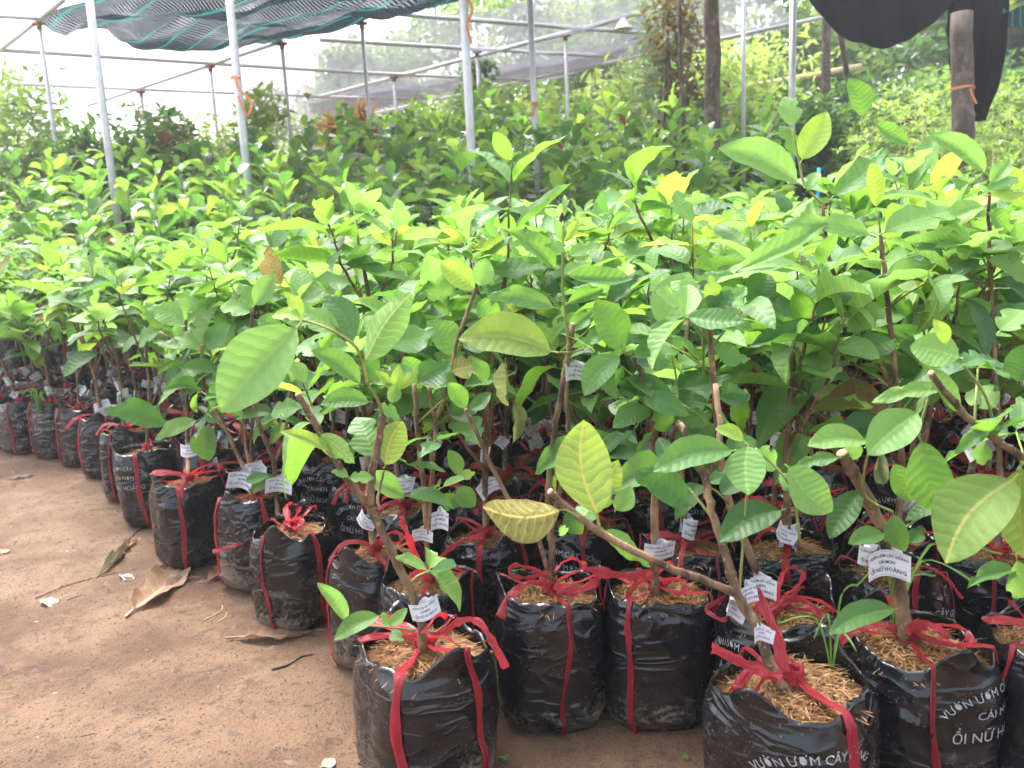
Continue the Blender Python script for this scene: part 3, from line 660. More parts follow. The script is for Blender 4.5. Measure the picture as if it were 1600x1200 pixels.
H_('guava sapling with wide upright leaves and a red bow of tape beside its stem', b3, 7,
   [([None, (1023, 880, 1.34), (1024, 744, 1.33), (1020, 655, 1.31), (1008, 600, 1.3), (990, 558, 1.3)], .0095, .0058), ([(1024, 740, 1.33), (1050, 680, 1.36), (1065, 655, 1.38)], .0045, .004)],
   [(985, 560, 1052, 524, 38, 'mature', 1.28, .03, 0, 0), (975, 552, 930, 473, 58, 'mature', 1.29, .0, 0, 3), (990, 530, 1068, 494, 28, 'mature', 1.3, .03), (1030, 515, 1075, 432, 80, 'fresh', 1.36, .02, 0, 3),
    (1095, 512, 1137, 450, 54, 'dark', 1.3, -.02, 0, 4), (1100, 508, 1160, 500, 36, 'fresh', 1.31, .03), (972, 552, 912, 614, 46, 'mature', 1.27, -.03, 0, 0), (1061, 608, 1144, 584, 30, 'dark', 1.3, .02, 0, 6),
    (1056, 615, 966, 606, 42, 'dark', 1.31, -.02), (1022, 640, 959, 664, 38, 'mature', 1.28, -.03, 0, 0), (1024, 632, 1054, 676, 40, 'mature', 1.29, -.01), (1055, 655, 1113, 643, 40, 'mature', 1.32, .02, 0, 6),
    (1022, 672, 990, 710, 14, 'mature', 1.29, -.02), (1055, 560, 1040, 520, 28, 'fresh', 1.34), (1058, 570, 1100, 545, 44, 'fresh', 1.34, .03), (975, 570, 960, 605, 16, 'mature', 1.28), (1000, 660, 950, 630, 40, 'dark', 1.36, .04), (940, 500, 965, 470, 22, 'fresh', 1.33),
    (1020, 700, 1070, 700, 44, 'dark', 1.4, .04), (1000, 700, 960, 700, 44, 'dark', 1.42, .04)],
   tags=[(1018, 855, 1.33, .05, 4, .05, .9)], twigs=[([(990, 558, 1.3), (978, 552, 1.29), (975, 535, 1.29)], .003, .002), ([(1060, 640, 1.33), (1058, 600, 1.34), (1050, 555, 1.34)], .002, .0015), ([(1100, 600, 1.33), (1098, 530, 1.31), (1096, 505, 1.31)], .0025, .002)],
   rot=-.3, text=False, seed=3)
b4 = B(1238, 1083)
H_('guava sapling with forked bare branches, printed bag cut off by the bottom edge', b4, 4,
   [([None, (1211, 1058, 1.02), (1185, 985, 1.04), (1152, 928, 1.05), (1135, 870, 1.06), (1112, 798, 1.08), (1098, 737, 1.10), (1061, 661, 1.12)], .0095, .0058),
    ([(1152, 928, 1.05), (1100, 907, 1.03), (1040, 885, 1.01), (960, 845, .99), (902, 806, .98), (860, 768, .97)], .0068, .0050, 1), ([(1100, 745, 1.1), (1125, 700, 1.12), (1118, 600, 1.16)], .006, .005)],
   [(1152, 703, 1026, 728, 56, 'mature', 1.06, -.05, 0, 0), (1168, 692, 1170, 772, 62, 'fresh', 1.05, -.04, 0, 3), (1165, 690, 1120, 668, 26, 'lime', 1.08), (1226, 725, 1306, 797, 70, 'fresh', 1.05, -.02, 0, 0), (1180, 700, 1232, 728, 40, 'fresh', 1.07),
    (1085, 792, 996, 744, 62, 'dark', 1.06, -.03, 0, 6), (1227, 795, 1127, 840, 58, 'dark', 1.06, -.04, 0, 0), (935, 815, 914, 655, 92, 'under', .985, .02, 1, 0), (884, 797, 750, 800, 78, 'aged', .97, -.04, 1, 0), (940, 825, 1010, 885, 36, 'mature', 1.0, .03, 1, 6),
    (900, 815, 940, 790, 42, 'mature', 1.0, .05, 1), (875, 820, 888, 838, 20, 'fresh', .99), (1125, 775, 1160, 745, 40, 'dark', 1.12, .03), (1250, 780, 1228, 740, 36, 'fresh', 1.1), (930, 800, 965, 730, 50, 'under', 1.02, .04, 1), (960, 800, 985, 760, 34, 'fresh', 1.04)],
   tags=[(1183, 993, 1.02, .25, 2, .2, .55), (1176, 925, 1.06, -.1, 5, -.15, .7), (1140, 952, 1.05, .3, 2, .5, .62)], twigs=[([(1155, 925, 1.05), (1165, 800, 1.05), (1170, 720, 1.05), (1165, 692, 1.05)], .002, .0014), ([(1250, 850, 1.04), (1235, 760, 1.04), (1180, 700, 1.06)], .002, .0015), ([(938, 832, .985), (935, 815, .985)], .002, .002), ([(905, 808, .975), (884, 797, .97)], .002, .0018)],
   rot=.35, two=False, seed=4, low=1, pscale=(1.16, 1.16, 1.0))
b5 = B(1418, 1000)
H_('guava sapling with a thick sawn-off stem and double tag, weeds sprouting from its printed bag', b5, 5,
   [([None, (1408, 935, 1.16), (1398, 890, 1.16), (1380, 830, 1.15), (1345, 760, 1.14), (1316, 708, 1.13)], .0125, .0105, 1)],
   [(1404, 950, 1300, 983, 44, 'mature', 1.09, -.04, 0, 0), (1385, 833, 1325, 852, 32, 'mature', 1.1, -.03), (1395, 800, 1415, 862, 36, 'mature', 1.12, -.02), (1350, 760, 1300, 840, 44, 'dark', 1.14, -.02, 0, 3), (1360, 690, 1268, 690, 46, 'fresh', 1.08, -.03, 0, 0),
    (1440, 640, 1358, 712, 64, 'fresh', 1.06, -.03, 0, 3), (1435, 680, 1488, 812, 68, 'mature', 1.05, -.03, 0, 0), (1480, 608, 1374, 610, 30, 'fresh', 1.08, -.02), (1315, 715, 1240, 722, 26, 'mature', 1.1), (1395, 720, 1420, 780, 38, 'mature', 1.12), (1350, 700, 1385, 670, 30, 'fresh', 1.12), (1340, 720, 1325, 690, 26, 'fresh', 1.13), (1420, 850, 1440, 820, 26, 'mature', 1.14), (1380, 760, 1375, 705, 34, 'wilt', 1.1)],
   tags=[(1376, 885, 1.13, -.05, 0, .04, 1.1), (1350, 862, 1.15, .5, 3, .25, .8)], twigs=[([(1435, 680, 1.06), (1445, 640, 1.07), (1458, 600, 1.08), (1480, 608, 1.08)], .002, .0016), ([(1395, 800, 1.13), (1350, 770, 1.12), (1360, 690, 1.09)], .002, .0015)],
   rot=.15, seed=5, low=1, pscale=(1.16, 1.16, 1.0))
b6 = B(1642, 1010)
H_('guava sapling whose big speckled leaves and reddish branch cross the edge of the photo', b6, 6,
   [([None, (1635, 900, 1.12), (1625, 800, 1.1), (1600, 720, 1.07), (1560, 690, 1.05), (1500, 640, 1.03), (1455, 583, 1.01)], .008, .0050, 1), ([(1600, 720, 1.07), (1640, 640, 1.08), (1650, 560, 1.1)], .006, .005)],
   [(1592, 740, 1478, 872, 108, 'under', .98, -.04, 0, 0), (1595, 720, 1600, 860, 70, 'under', 1.02, 0, 0, 3), (1500, 650, 1440, 560, 30, 'fresh', 1.03), (1575, 665, 1490, 690, 24, 'mature', 1.03), (1560, 640, 1510, 600, 60, 'fresh', 1.05, .03), (1505, 560, 1425, 545, 60, 'fresh', 1.03, .03, 0, 3),
    (1500, 575, 1560, 530, 44, 'mature', 1.05, .03), (1540, 690, 1535, 730, 30, 'fresh', 1.04), (1590, 890, 1520, 905, 32, 'mature', 1.04, -.03), (1588, 870, 1600, 945, 40, 'fresh', 1.03), (1590, 600, 1600, 540, 50, 'dark', 1.08), (1480, 540, 1460, 500, 22, 'lime', 1.04), (1560, 520, 1600, 470, 50, 'fresh', 1.08)],
   twigs=[([(1560, 690, 1.05), (1540, 620, 1.04), (1505, 570, 1.03)], .002, .0015), ([(1600, 720, 1.07), (1590, 735, 1.0)], .002, .002), ([(1600, 790, 1.09), (1592, 840, 1.05), (1588, 870, 1.04)], .002, .0015)], rot=-.2, text=False, seed=6)
# tall one behind, whose crown rises above the rest
b7 = B(1393, 900)
H_('tallest guava sapling, long lime green shoots rising above all the others', b7, 8,
   [([None, (1408, 760, 1.42), (1400, 600, 1.42), (1383, 440, 1.42), (1376, 370, 1.42)], .008, .0042), ([(1400, 620, 1.42), (1350, 520, 1.44), (1300, 420, 1.46), (1285, 318, 1.46)], .006, .0035)],
   [(1255, 290, 1131, 225, 56, 'fresh', 1.42, -.03, 0, 0), (1250, 255, 1291, 180, 44, 'lime', 1.45, .0, 0, 3), (1237, 200, 1230, 143, 34, 'fresh', 1.47, .01), (1297, 312, 1387, 226, 46, 'mature', 1.45, .03, 0, 6), (1370, 328, 1360, 256, 26, 'lime', 1.42), (1372, 368, 1514, 294, 62, 'fresh', 1.40, .02, 0, 1),
    (1370, 370, 1236, 330, 38, 'fresh', 1.40, -.03, 0, 1), (1148, 425, 1293, 340, 36, 'fresh', 1.38, .0, 0, 0), (1350, 186, 1328, 121, 34, 'mature', 1.5), (1365, 190, 1415, 225, 28, 'mature', 1.5), (1380, 440, 1460, 400, 40, 'fresh', 1.42), (1375, 430, 1320, 455, 44, 'mature', 1.41), (1250, 250, 1225, 190, 30, 'mature', 1.5),
    (1390, 470, 1450, 490, 44, 'mature', 1.42), (1385, 480, 1330, 500, 50, 'fresh', 1.4, -.02), (1260, 300, 1275, 260, 24, 'fresh', 1.44), (1250, 420, 1180, 400, 50, 'mature', 1.45), (1400, 530, 1340, 560, 50, 'mature', 1.4, -.03), (1398, 540, 1480, 560, 52, 'mature', 1.42, .03), (1405, 590, 1450, 640, 44, 'dark', 1.44)],
   twigs=[([(1285, 318, 1.46), (1258, 290, 1.45), (1248, 250, 1.46), (1238, 200, 1.47)], .0026, .0016), ([(1376, 370, 1.42), (1372, 330, 1.42)], .002, .0014)], rot=.6, seed=8)
b8 = B(1560, 880)
H_('guava sapling with a fresh pointed leaf whorl high beside the dark draped netting', b8, 9,
   [([None, (1560, 700, 1.45), (1550, 500, 1.45), (1545, 380, 1.45), (1545, 300, 1.45)], .007, .003)],
   [(1545, 275, 1461, 206, 36, 'fresh', 1.43, -.02, 0, 0), (1545, 290, 1580, 240, 26, 'fresh', 1.44), (1540, 300, 1595, 265, 30, 'mature', 1.44), (1543, 305, 1600, 300, 24, 'lime', 1.43), (1540, 320, 1475, 345, 34, 'fresh', 1.42), (1540, 330, 1590, 360, 40, 'mature', 1.44), (1545, 400, 1480, 370, 46, 'fresh', 1.44), (1548, 410, 1600, 390, 46, 'mature', 1.44),
    (1550, 470, 1500, 500, 50, 'fresh', 1.43), (1550, 480, 1600, 500, 50, 'mature', 1.45), (1552, 540, 1500, 560, 50, 'dark', 1.45)], rot=1.0, seed=9)
b9 = B(672, 908)
H_('guava sapling with two straight parallel stems behind the nearest bag', b9, 1,
   [([None, (664, 800, 1.43), (655, 700, 1.43), (648, 600, 1.42)], .0062, .005), ([(668, 860, 1.43), (676, 720, 1.43), (680, 660, 1.44), (670, 605, 1.44)], .005, .0042), ([(680, 655, 1.44), (705, 600, 1.46), (712, 540, 1.48), (745, 450, 1.5)], .005, .004)],
   [(650, 600, 700, 560, 50, 'dark', 1.44), (660, 610, 630, 560, 40, 'mature', 1.46), (700, 650, 745, 630, 40, 'dark', 1.46), (745, 455, 690, 415, 40, 'lime', 1.5), (748, 450, 760, 405, 34, 'fresh', 1.48), (742, 470, 790, 500, 46, 'mature', 1.5), (700, 580, 755, 560, 44, 'aged', 1.45, 0, 0, 1), (712, 560, 670, 500, 50, 'mature', 1.5), (705, 600, 650, 590, 44, 'mature', 1.48),
    (718, 540, 770, 520, 40, 'dark', 1.5), (720, 745, 700, 705, 26, 'fresh', 1.4), (718, 740, 742, 738, 28, 'lime', 1.4), (715, 770, 695, 800, 44, 'mature', 1.4), (712, 760, 740, 790, 40, 'mature', 1.4)],
   tags=[(683, 815, 1.42, .1, 6, .1, .9), (652, 838, 1.42, .1, 2, .1, .6)], rot=.4, text=False, seed=10)
b10 = B(1215, 958)
H_('guava sapling with a white tag close above its soil behind the forked one', b10, 2,
   [([None, (1165, 850, 1.24), (1140, 790, 1.26), (1125, 700, 1.28), (1112, 560, 1.3), (1105, 480, 1.3)], .0085, .0055)],
   [(1105, 490, 1165, 440, 44, 'fresh', 1.3), (1103, 490, 1060, 430, 40, 'fresh', 1.32), (1110, 540, 1170, 560, 40, 'mature', 1.3), (1108, 480, 1110, 430, 26, 'lime', 1.3), (1115, 620, 1175, 610, 44, 'dark', 1.32), (1120, 660, 1070, 690, 44, 'dark', 1.34), (1130, 700, 1185, 680, 40, 'mature', 1.32)],
   tags=[(1180, 920, 1.22, .1, 0, .1, .9)], rot=-.5, seed=11)
b11 = B(1255, 770)
H_('guava sapling with a large blank tag high on its crooked knobbly stem', b11, 0,
   [([None, (1248, 680, 1.72), (1245, 620, 1.72), (1235, 560, 1.72), (1215, 520, 1.72), (1205, 490, 1.72)], .0085, .006), ([(1252, 720, 1.72), (1268, 650, 1.73), (1262, 610, 1.74), (1190, 570, 1.74), (1165, 530, 1.74)], .006, .005), ([(1290, 655, 1.75), (1240, 625, 1.72), (1180, 580, 1.7), (1170, 560, 1.7)], .006, .005)],
   [(1228, 545, 1222, 475, 34, 'mature', 1.7), (1210, 490, 1150, 470, 50, 'aged', 1.72, 0, 0, 1), (1205, 485, 1180, 440, 40, 'mature', 1.74), (1215, 480, 1260, 440, 44, 'fresh', 1.74), (1195, 570, 1150, 600, 40, 'mature', 1.74), (1180, 540, 1140, 500, 44, 'dark', 1.76), (1245, 590, 1290, 560, 40, 'mature', 1.74), (1150, 600, 1165, 680, 30, 'mature', 1.66, 0, 0, 4), (1390, 640, 1295, 620, 60, 'brown', 1.66, 0, 0, 0)],
   tags=[(1218, 545, 1.70, .1, 0, -.15, 1.15), (1216, 682, 1.68, .1, 1, .2, .95)], rot=.2, seed=12)
b12 = B(452, 822)
H_('guava sapling with a forked reddish stem and narrow tag, first plant up the path', b12, 5,
   [([None, (432, 790, 2.0), (428, 720, 2.0), (400, 650, 2.0), (390, 560, 2.0), (395, 480, 2.0)], .0085, .005), ([(428, 725, 2.0), (445, 680, 2.01), (455, 600, 2.02)], .006, .004)],
   [(395, 490, 340, 470, 34, 'fresh', 2.0), (396, 480, 430, 430, 36, 'fresh', 2.0), (395, 485, 375, 440, 30, 'mature', 2.02), (398, 500, 450, 510, 36, 'mature', 2.0), (455, 610, 420, 590, 34, 'mature', 2.0), (455, 600, 500, 580, 34, 'mature', 2.02), (456, 600, 450, 560, 26, 'fresh', 2.02), (440, 450, 418, 384, 34, 'brown', 2.05, 0, 1), (390, 560, 340, 560, 34, 'dark', 2.02)],
   tags=[(426, 760, 1.98, .1, 2, .1, 1.0)], rot=-.1, text=False, seed=13)
b13 = B(293, 757)
H_('guava sapling with a tag facing the path on its straight stem, bag torn low down', b13, 2,
   [([None, (294, 700, 2.35), (292, 640, 2.35), (293, 560, 2.36), (290, 500, 2.36)], .0085, .005), ([(292, 640, 2.35), (320, 600, 2.35), (290, 545, 2.34), (250, 520, 2.33)], .005, .004)],
   [(265, 665, 166, 640, 46, 'dark', 2.2, -.1, 0, 6), (312, 655, 242, 686, 26, 'fresh', 2.2, -.05), (325, 662, 325, 720, 40, 'mature', 2.2, -.03, 0, 0), (318, 658, 350, 632, 30, 'mature', 2.25), (290, 510, 230, 480, 40, 'fresh', 2.3), (290, 500, 340, 470, 40, 'fresh', 2.34), (292, 505, 290, 450, 34, 'fresh', 2.36), (250, 520, 200, 530, 36, 'mature', 2.33), (250, 518, 230, 470, 34, 'mature', 2.33), (292, 560, 340, 570, 34, 'dark', 2.36), (291, 580, 240, 600, 36, 'dark', 2.36)],
   tags=[(296, 700, 2.33, .0, 1, .02, 1.0)], rot=.1, text=False, seed=14)
b14 = B(398, 780)
H_('guava sapling with a broad tilted tag hanging low, half behind its neighbour', b14, 7,
   [([None, (385, 740, 2.12), (352, 670, 2.14), (320, 600, 2.15), (315, 540, 2.16)], .008, .005), ([(400, 770, 2.12), (385, 700, 2.13), (380, 620, 2.14), (380, 560, 2.14)], .006, .004)],
   [(316, 545, 270, 520, 38, 'fresh', 2.16), (316, 545, 360, 510, 38, 'mature', 2.16), (318, 540, 310, 490, 30, 'fresh', 2.16), (380, 565, 340, 600, 38, 'dark', 2.14), (380, 560, 420, 530, 36, 'mature', 2.14), (382, 560, 385, 515, 34, 'fresh', 2.14), (378, 620, 340, 640, 34, 'dark', 2.14), (440, 745, 385, 770, 26, 'mature', 2.0, 0, 0, 0), (380, 752, 420, 745, 20, 'mature', 2.0)],
   tags=[(372, 752, 2.05, -.1, 0, .25, 1.2), (392, 735, 2.1, .0, 2, .1, .9)], rot=.9, seed=15)
# the rest of the path edge: (ground x, y, label)
EDGE = [(-.30, 1.62, 'short leafy guava sapling wedged behind the sawn-off sapling and its twin-stemmed neighbour'), 
 (-1.19, 2.62, 'path-side guava sapling just up the path from the one with the torn bag'), (-1.37, 2.86, 'path-side guava sapling in a slumped bag, second up the path from the torn one'),
 (-1.60, 3.18, 'path-side guava sapling, third up the path from the torn bag'), (-1.80, 3.40, 'path-side guava sapling in a lopsided printed bag, fourth up the path from the torn one'),
 (-2.00, 3.56, 'path-side guava sapling in a dusty printed bag, fifth up the path'), (-2.20, 3.66, 'path-side guava sapling, sixth up the path, bag squeezed narrow'), (-2.37, 3.80, 'path-side guava sapling, seventh up the path'), (-2.58, 3.90, 'path-side guava sapling at the far end of the path edge')]
ORD = ['first', 'second', 'third', 'fourth', 'fifth', 'sixth', 'seventh', 'eighth', 'ninth', 'tenth', 'eleventh', 'twelfth', 'thirteenth', 'fourteenth', 'fifteenth', 'sixteenth', 'seventeenth', 'eighteenth', 'nineteenth', 'twentieth',
       'twenty-first', 'twenty-second', 'twenty-third', 'twenty-fourth', 'twenty-fifth', 'twenty-sixth', 'twenty-seventh', 'twenty-eighth', 'twenty-ninth', 'thirtieth', 'thirty-first', 'thirty-second', 'thirty-third']
taken = list(heroes); idx = 100
for (x, y, lb) in EDGE:
    if all((Vector((x, y, 0))-t).length > .155 for t in taken):
        auto_guava(x, y, idx, lb or 'small guava sapling tucked in behind the first bags by the path', y < 2.3, R.uniform(.66, .8) if y < 2.8 else R.uniform(.7, .85), 'guava saplings along the front and path edge')
        taken.append(Vector((x, y, 0))); idx += 1
row = 0; y = 1.52
while y < 4.75 and row < 40:
    row += 1; xl = -.10-(y-1.25)*.86; xr = .66*y+.22; x = xl + R.uniform(0, .1); n = 0
    if y > 3.9: xl = x = -2.5-(y-3.9)*.5
    while x < xr:
        p = Vector((x+R.uniform(-.02, .02), y+R.uniform(-.03, .03), 0))
        if all((p-t).length > .165 for t in taken):
            n += 1; taken.append(p)
            auto_guava(p.x, p.y, idx, f'leafy guava sapling, {ORD[n-1]} in from the path in the {ORD[row-1]} row behind the front', y < 2.3); idx += 1
        x += .205
    y += .205
print('guava', idx)
# ---------------------------------------------------------------- jackfruit saplings on the rise behind
JBAG = []
for q in range(3):
    S = bag_shape(700+q, h=.27, a=.07, b=.065); JBAG.append((bag_mesh(S), S))
def jack(x, y, idx, label, hgt, mats=('jack', 'jackd', 'jackl'), grp='jackfruit saplings on the rise', name='jackfruit_sapling', n=20, LS=(.12, .185)):
    r = random.Random(idx*7+1); z0 = gz(x, y); root = empty(name, (x, y, z0), label, 'sapling', grp)
    me, S = r.choice(JBAG); link('grow_bag', me, root, Matrix.Rotation(r.random()*6, 4, 'Z'))
    m = MB(); tp = Vector((r.uniform(-.05, .05), r.uniform(-.05, .05), hgt)); b = Vector((0, 0, .2)); pl = smooth_path([b, b.lerp(tp, .5)+Vector((r.uniform(-.02, .02), r.uniform(-.02, .02), 0)), tp], 5)
    m.tube(pl, [.006-.004*i/(len(pl)-1) for i in range(len(pl))], 6); link('stem', m.mesh('stem', BARK if r.random() < .4 else TWIG), root)
    a = r.random()*6
    for k in range(n):
        f = 1-(k/n)**.95*.62; c = b.lerp(tp, f); a += 2.4+r.uniform(-.4, .4); el = .35+.8*(f-.45)/.55 + r.uniform(-.55, .45)
        dd = Vector((math.cos(a)*math.cos(el), math.sin(a)*math.cos(el), math.sin(el))); nn = Vector((-math.cos(a)*math.sin(el), -math.sin(a)*math.sin(el), math.cos(el)))+Vector((r.uniform(-.5, .5), r.uniform(-.5, .5), 0))
        kd = r.choices(mats, (4, 3.2, 2.2) if f > .8 else (5, 5, .5))[0]
        if r.random() < .012: kd = 'bronze'
        leaf(root, c+dd*.02, dd, nn, r.uniform(*LS)*(1 if f < .93 else .7), r.choice(JK[kd]), r.uniform(.9, 1.1))
y = 4.85; row = 0; jn = 0
while y < 8.2:
    row += 1; n = 0; x = -.60*y-.9 + R.uniform(0, .15); xr = .36*y-.1 if y < 6 else .28*y
    while x < xr:
        n += 1; jn += 1
        jack(x+R.uniform(-.05, .05), y+R.uniform(-.06, .06), 1000+jn, f'jackfruit sapling, {ORD[n-1]} from the open side in the {ORD[row-1]} row on the rise', R.uniform(.88, 1.10) + (.12 if x > -1.5 else 0))
        x += .29 if row < 4 else .40
    y += .29 if row < 4 else .42
print('jack', jn)
# feathery-leaved seedlings beyond, on the far side
def blade_cloud(name, mat, parent, centres, nper, size, spread, seed, ratio=.35, up=0.0, kind=None):
    r = random.Random(seed); m = MB(); vs = m.v; fs = m.f
    for (c, rad_) in centres:
        for _ in range(nper):
            while True:
                p = Vector((r.uniform(-1, 1), r.uniform(-1, 1), r.uniform(-1, 1)))
                if p.length < 1: break
            p = c + Vector((p.x*rad_[0], p.y*rad_[1], p.z*rad_[2]))
            d = Vector((r.gauss(0, 1), r.gauss(0, 1), r.gauss(0, .7)+up)).normalized(); n = Vector((r.gauss(0, .6), r.gauss(0, .6), 1)); s_ = d.cross(n).normalized(); nn = s_.cross(d)
            L = size*r.uniform(.6, 1.3); W = L*ratio*.5; b = len(vs)
            vs += [tuple(p), tuple(p+d*L*.45+s_*W+nn*L*.06), tuple(p+d*L-nn*L*.12), tuple(p+d*L*.45-s_*W+nn*L*.06)]; fs += [(b, b+1, b+2, b+3)]
    m.uv = [(0, 0)]*len(vs)
    o = link(name, m.mesh(name, mat, smooth=False, uv=False), parent)
    if kind: o['kind'] = kind
    return o
def bush(px, py_top, Y, width, mat, label, cat='bush', name='bush', seed=0, base=None, size=.08, nper=90, ncl=14, stems=3, ratio=.4, group=None, up=.2, lowf=.15):
    """a shrub standing at its place, top where the photograph shows it"""
    r = random.Random(seed+77); top = P(px, py_top, Y); z0 = gz(top.x, Y) if base is None else base; x, hgt = top.x, top.z-z0
    root = empty(name, (x, Y, z0), label, cat, group); m = MB(); cs = []
    for i in range(ncl):
        a = r.uniform(0, 6.28); k = math.sqrt(r.random()); zz = hgt*r.uniform(lowf+.1, .93); wz = math.sin(math.pi*min(.95, max(.1, zz/hgt))**.8)**.5
        c = Vector((math.cos(a)*k*width*.42*wz, math.sin(a)*k*width*.35*wz, zz)); s_ = r.uniform(.16, .3)
        cs.append((c, (width*s_, width*s_, hgt*.07+width*s_*.55)))
    for i in range(stems):
        e = r.choice(cs)[0]; b0 = Vector((r.uniform(-.05, .05), r.uniform(-.05, .05), 0)); pl = smooth_path([b0, b0.lerp(e, .5)+Vector((0, 0, hgt*.08)), e], 5)
        m.tube(pl, [.012*(1-.7*i_/(len(pl)-1))*max(.6, hgt/1.5) for i_ in range(len(pl))], 6)
    link('stem', m.mesh('stem', TRUNK), root)
    f = blade_cloud('foliage', FM[mat], root, cs, nper, size, 1, seed, ratio, up); f['kind'] = 'stuff'
    return root
# row of fine-leaved seedlings to the side of the jackfruit (pale mango-like whorls)
def whorl_plant(x, y, idx, label, hgt, mat, grp):
    r = random.Random(idx); z0 = gz(x, y); root = empty('whorled_seedling', (x, y, z0), label, 'seedling', grp)
    m = MB(); mm = MB()
    m.tube([Vector((0, 0, 0)), Vector((r.uniform(-.02, .02), 0, hgt*.5)), Vector((r.uniform(-.04, .04), 0, hgt))], [.006, .005, .003], 5); link('stem', m.mesh('stem', TWIG), root)
    for k in range(9):
        a = r.random()*6.28; c = Vector((math.cos(a)*r.uniform(.02, .16), math.sin(a)*r.uniform(.02, .16), hgt*r.uniform(.55, 1)))
        for j in range(9):
            a2 = j*.7+r.random(); el = r.uniform(-.1, .9); d = Vector((math.cos(a2)*math.cos(el), math.sin(a2)*math.cos(el), math.sin(el))); L = r.uniform(.06, .1); s_ = d.cross(Vector((0, 0, 1))).normalized(); nn = s_.cross(d)
            mm.add([c, c+d*L*.5+s_*L*.13+nn*.006, c+d*L-nn*.014, c+d*L*.5-s_*L*.13+nn*.006], [(0, 1, 2, 3)])
    f = link('foliage', mm.mesh('foliage', FM[mat], smooth=False), root); f['kind'] = 'stuff'
wn = 0; y = 4.7; row = 0
while y < 8.0:
    row += 1; x = (.40*y+.15); n = 0
    while x < .66*y+.3:
        wn += 1; n += 1; whorl_plant(x+R.uniform(-.05, .05), y+R.uniform(-.05, .05), 3000+wn, f'pale narrow-leaved seedling, {ORD[n-1]} from the jackfruit side in its {ORD[row-1]} row under the dark net', R.uniform(.95, 1.15), 'light' if R.random() < .35 else 'mid', 'narrow-leaved seedlings under the dark net'); x += .24
    y += .26
# ---------------------------------------------------------------- pipe frame and nets
RH = 2.8
def pipe(name, a, b, r_=.021, mat=GALV, label='', cat='pipe', group=None, joint=False):
    root = empty(name, a, label, cat, group); m = MB(); d = b-a; m.tube([Vector((0, 0, 0)), d*.5, d], r_, 12); link('tube', m.mesh('tube', mat), root)
    if joint:
        j = MB(); j.tube([d-Vector((0, 0, .07)), d], r_*1.25, 12); j.tube([d+Vector((-.05, 0, -.02)), d+Vector((.05, 0, -.02))], r_*.9, 8); link('joint', j.mesh('joint', RUST), root)
    return root
POLES = [((60, 33), 'galvanised post under the corner of the striped shade net'), ((440, 65), 'galvanised post under the outer edge of the striped shade net'), ((565, 33), 'galvanised post just beyond the striped net edge'),
         ((328, 101), 'thin galvanised post with a rusty joint, between the striped-net posts'), ((220, 141), 'faint far post of the pipe frame over the bushes'), ((615, 118), 'galvanised post meeting the beams where the darker net starts'),
         ((883, 52), 'galvanised post with a rusty clamp near the hanging lamp'), ((1162, -40), 'thin post of the frame beside the thick rough trunk'), ((745, 78), 'far post wrapped by a green climber'), ((-30, 95), 'pale frame post on the open path side'), ((480, 145), 'farthest thin post of the pipe frame')]
for (px, py), lb in POLES:
    t = on_z(px, py, RH); pipe('frame_post', Vector((t.x, t.y, gz(t.x, t.y))), t, .018 if t.y < 11 else .015, label=lb, cat='post', group='posts of the pipe frame', joint=True)
for (px0, py0, px1, py1, Y, lb, rr_) in ((358, 40, 383, 240, 5.3, 'stout pale post with an orange tie, among the jackfruit leaves', .024), (722, 40, 736, 225, 5.3, 'stoutest white post, fluttering red tape near its top', .027),
        (143, 0, 164, 190, 5.6, 'slanting pale post in front of the bushes by the striped net', .024), (829, 0, 836, 190, 6.3, 'grey post with a small red tie low down, next to the stoutest white post', .022), (1240, 0, 1238, 120, 6.4, 'bright post standing before the hedge by the dark netting', .024)):
    a = P(px1, py1, Y); k = on_z(px0, py0, RH); b = Vector((a.x, Y, RH+.02)); 
    pipe('frame_post', Vector((a.x, Y, gz(a.x, Y))), b, rr_, label=lb, cat='post', group='posts of the pipe frame')
def beam(p0, p1, lb, r_=.02, mat=GALV, name='frame_beam', ext=0.0, z=RH):
    a, b = on_z(*p0, z), on_z(*p1, z); d = (b-a)*ext; pipe(name, a-d, b+d, r_, mat, lb, 'beam', 'beams of the pipe frame')
beam((0, 78), (1022, 141) if 0 else (550, 113), 'long roof beam passing behind the striped net', ext=.0)
beam((550, 113), (830, 126), 'roof beam running on from the striped net towards the stout white post', .018)
beam((500, 62), (957, 89), 'roof beam crossing behind both stout posts', .02)
beam((620, 22), (1022, 53), 'uppermost roof beam, above the hanging lamp', .02)
beam((10, 131), (500, 151), 'farthest roof beam over the bushes', .018)
beam((500, 151), (679, 156), 'short far roof beam by the dark net band', .018)
beam((-20, 24), (60, 29), 'short beam leading away from the corner of the striped net', .018)
beam((500, 151), (1002, 21), 'sloping purlin with a yellow pipe along it', .022)
beam((586, 177), (943, 100), 'lowest sloping purlin at the outer edge of the grey net', .020)
beam((137, 165), (440, 65), 'sloping purlin under the outer edge of the striped net', .018)
beam((0, 79), (100, 0), 'steep purlin at the corner of the striped net', .018)
beam((943, 100), (1310, 22), 'outer purlin ending near the bright hedge post', .020)
beam((1042, 158), (1345, 104), 'bamboo pole rail in front of the far hedge', .04, BAMBOO, 'bamboo_rail')
def sheet(name, quad, nu, nv, mat, label, sag=.0, ripple=.0, seed=0, cat='net'):
    a, b, c, d = quad; org = a; m = MB()
    def fn(u, v):
        p = a.lerp(b, u).lerp(d.lerp(c, u), v)-org
        p.z -= sag*4*u*(1-u)*(.5+.5*math.sin(math.pi*v)) + ripple*noi(u*7+seed, v*7) + ripple*.5*abs(noi(u*16, v*4+seed)); return p
    m.grid(nu, nv, fn); o = link(name, m.mesh(name, mat)); o.location = org; props(o, label, cat); return o
zt = RH+.05
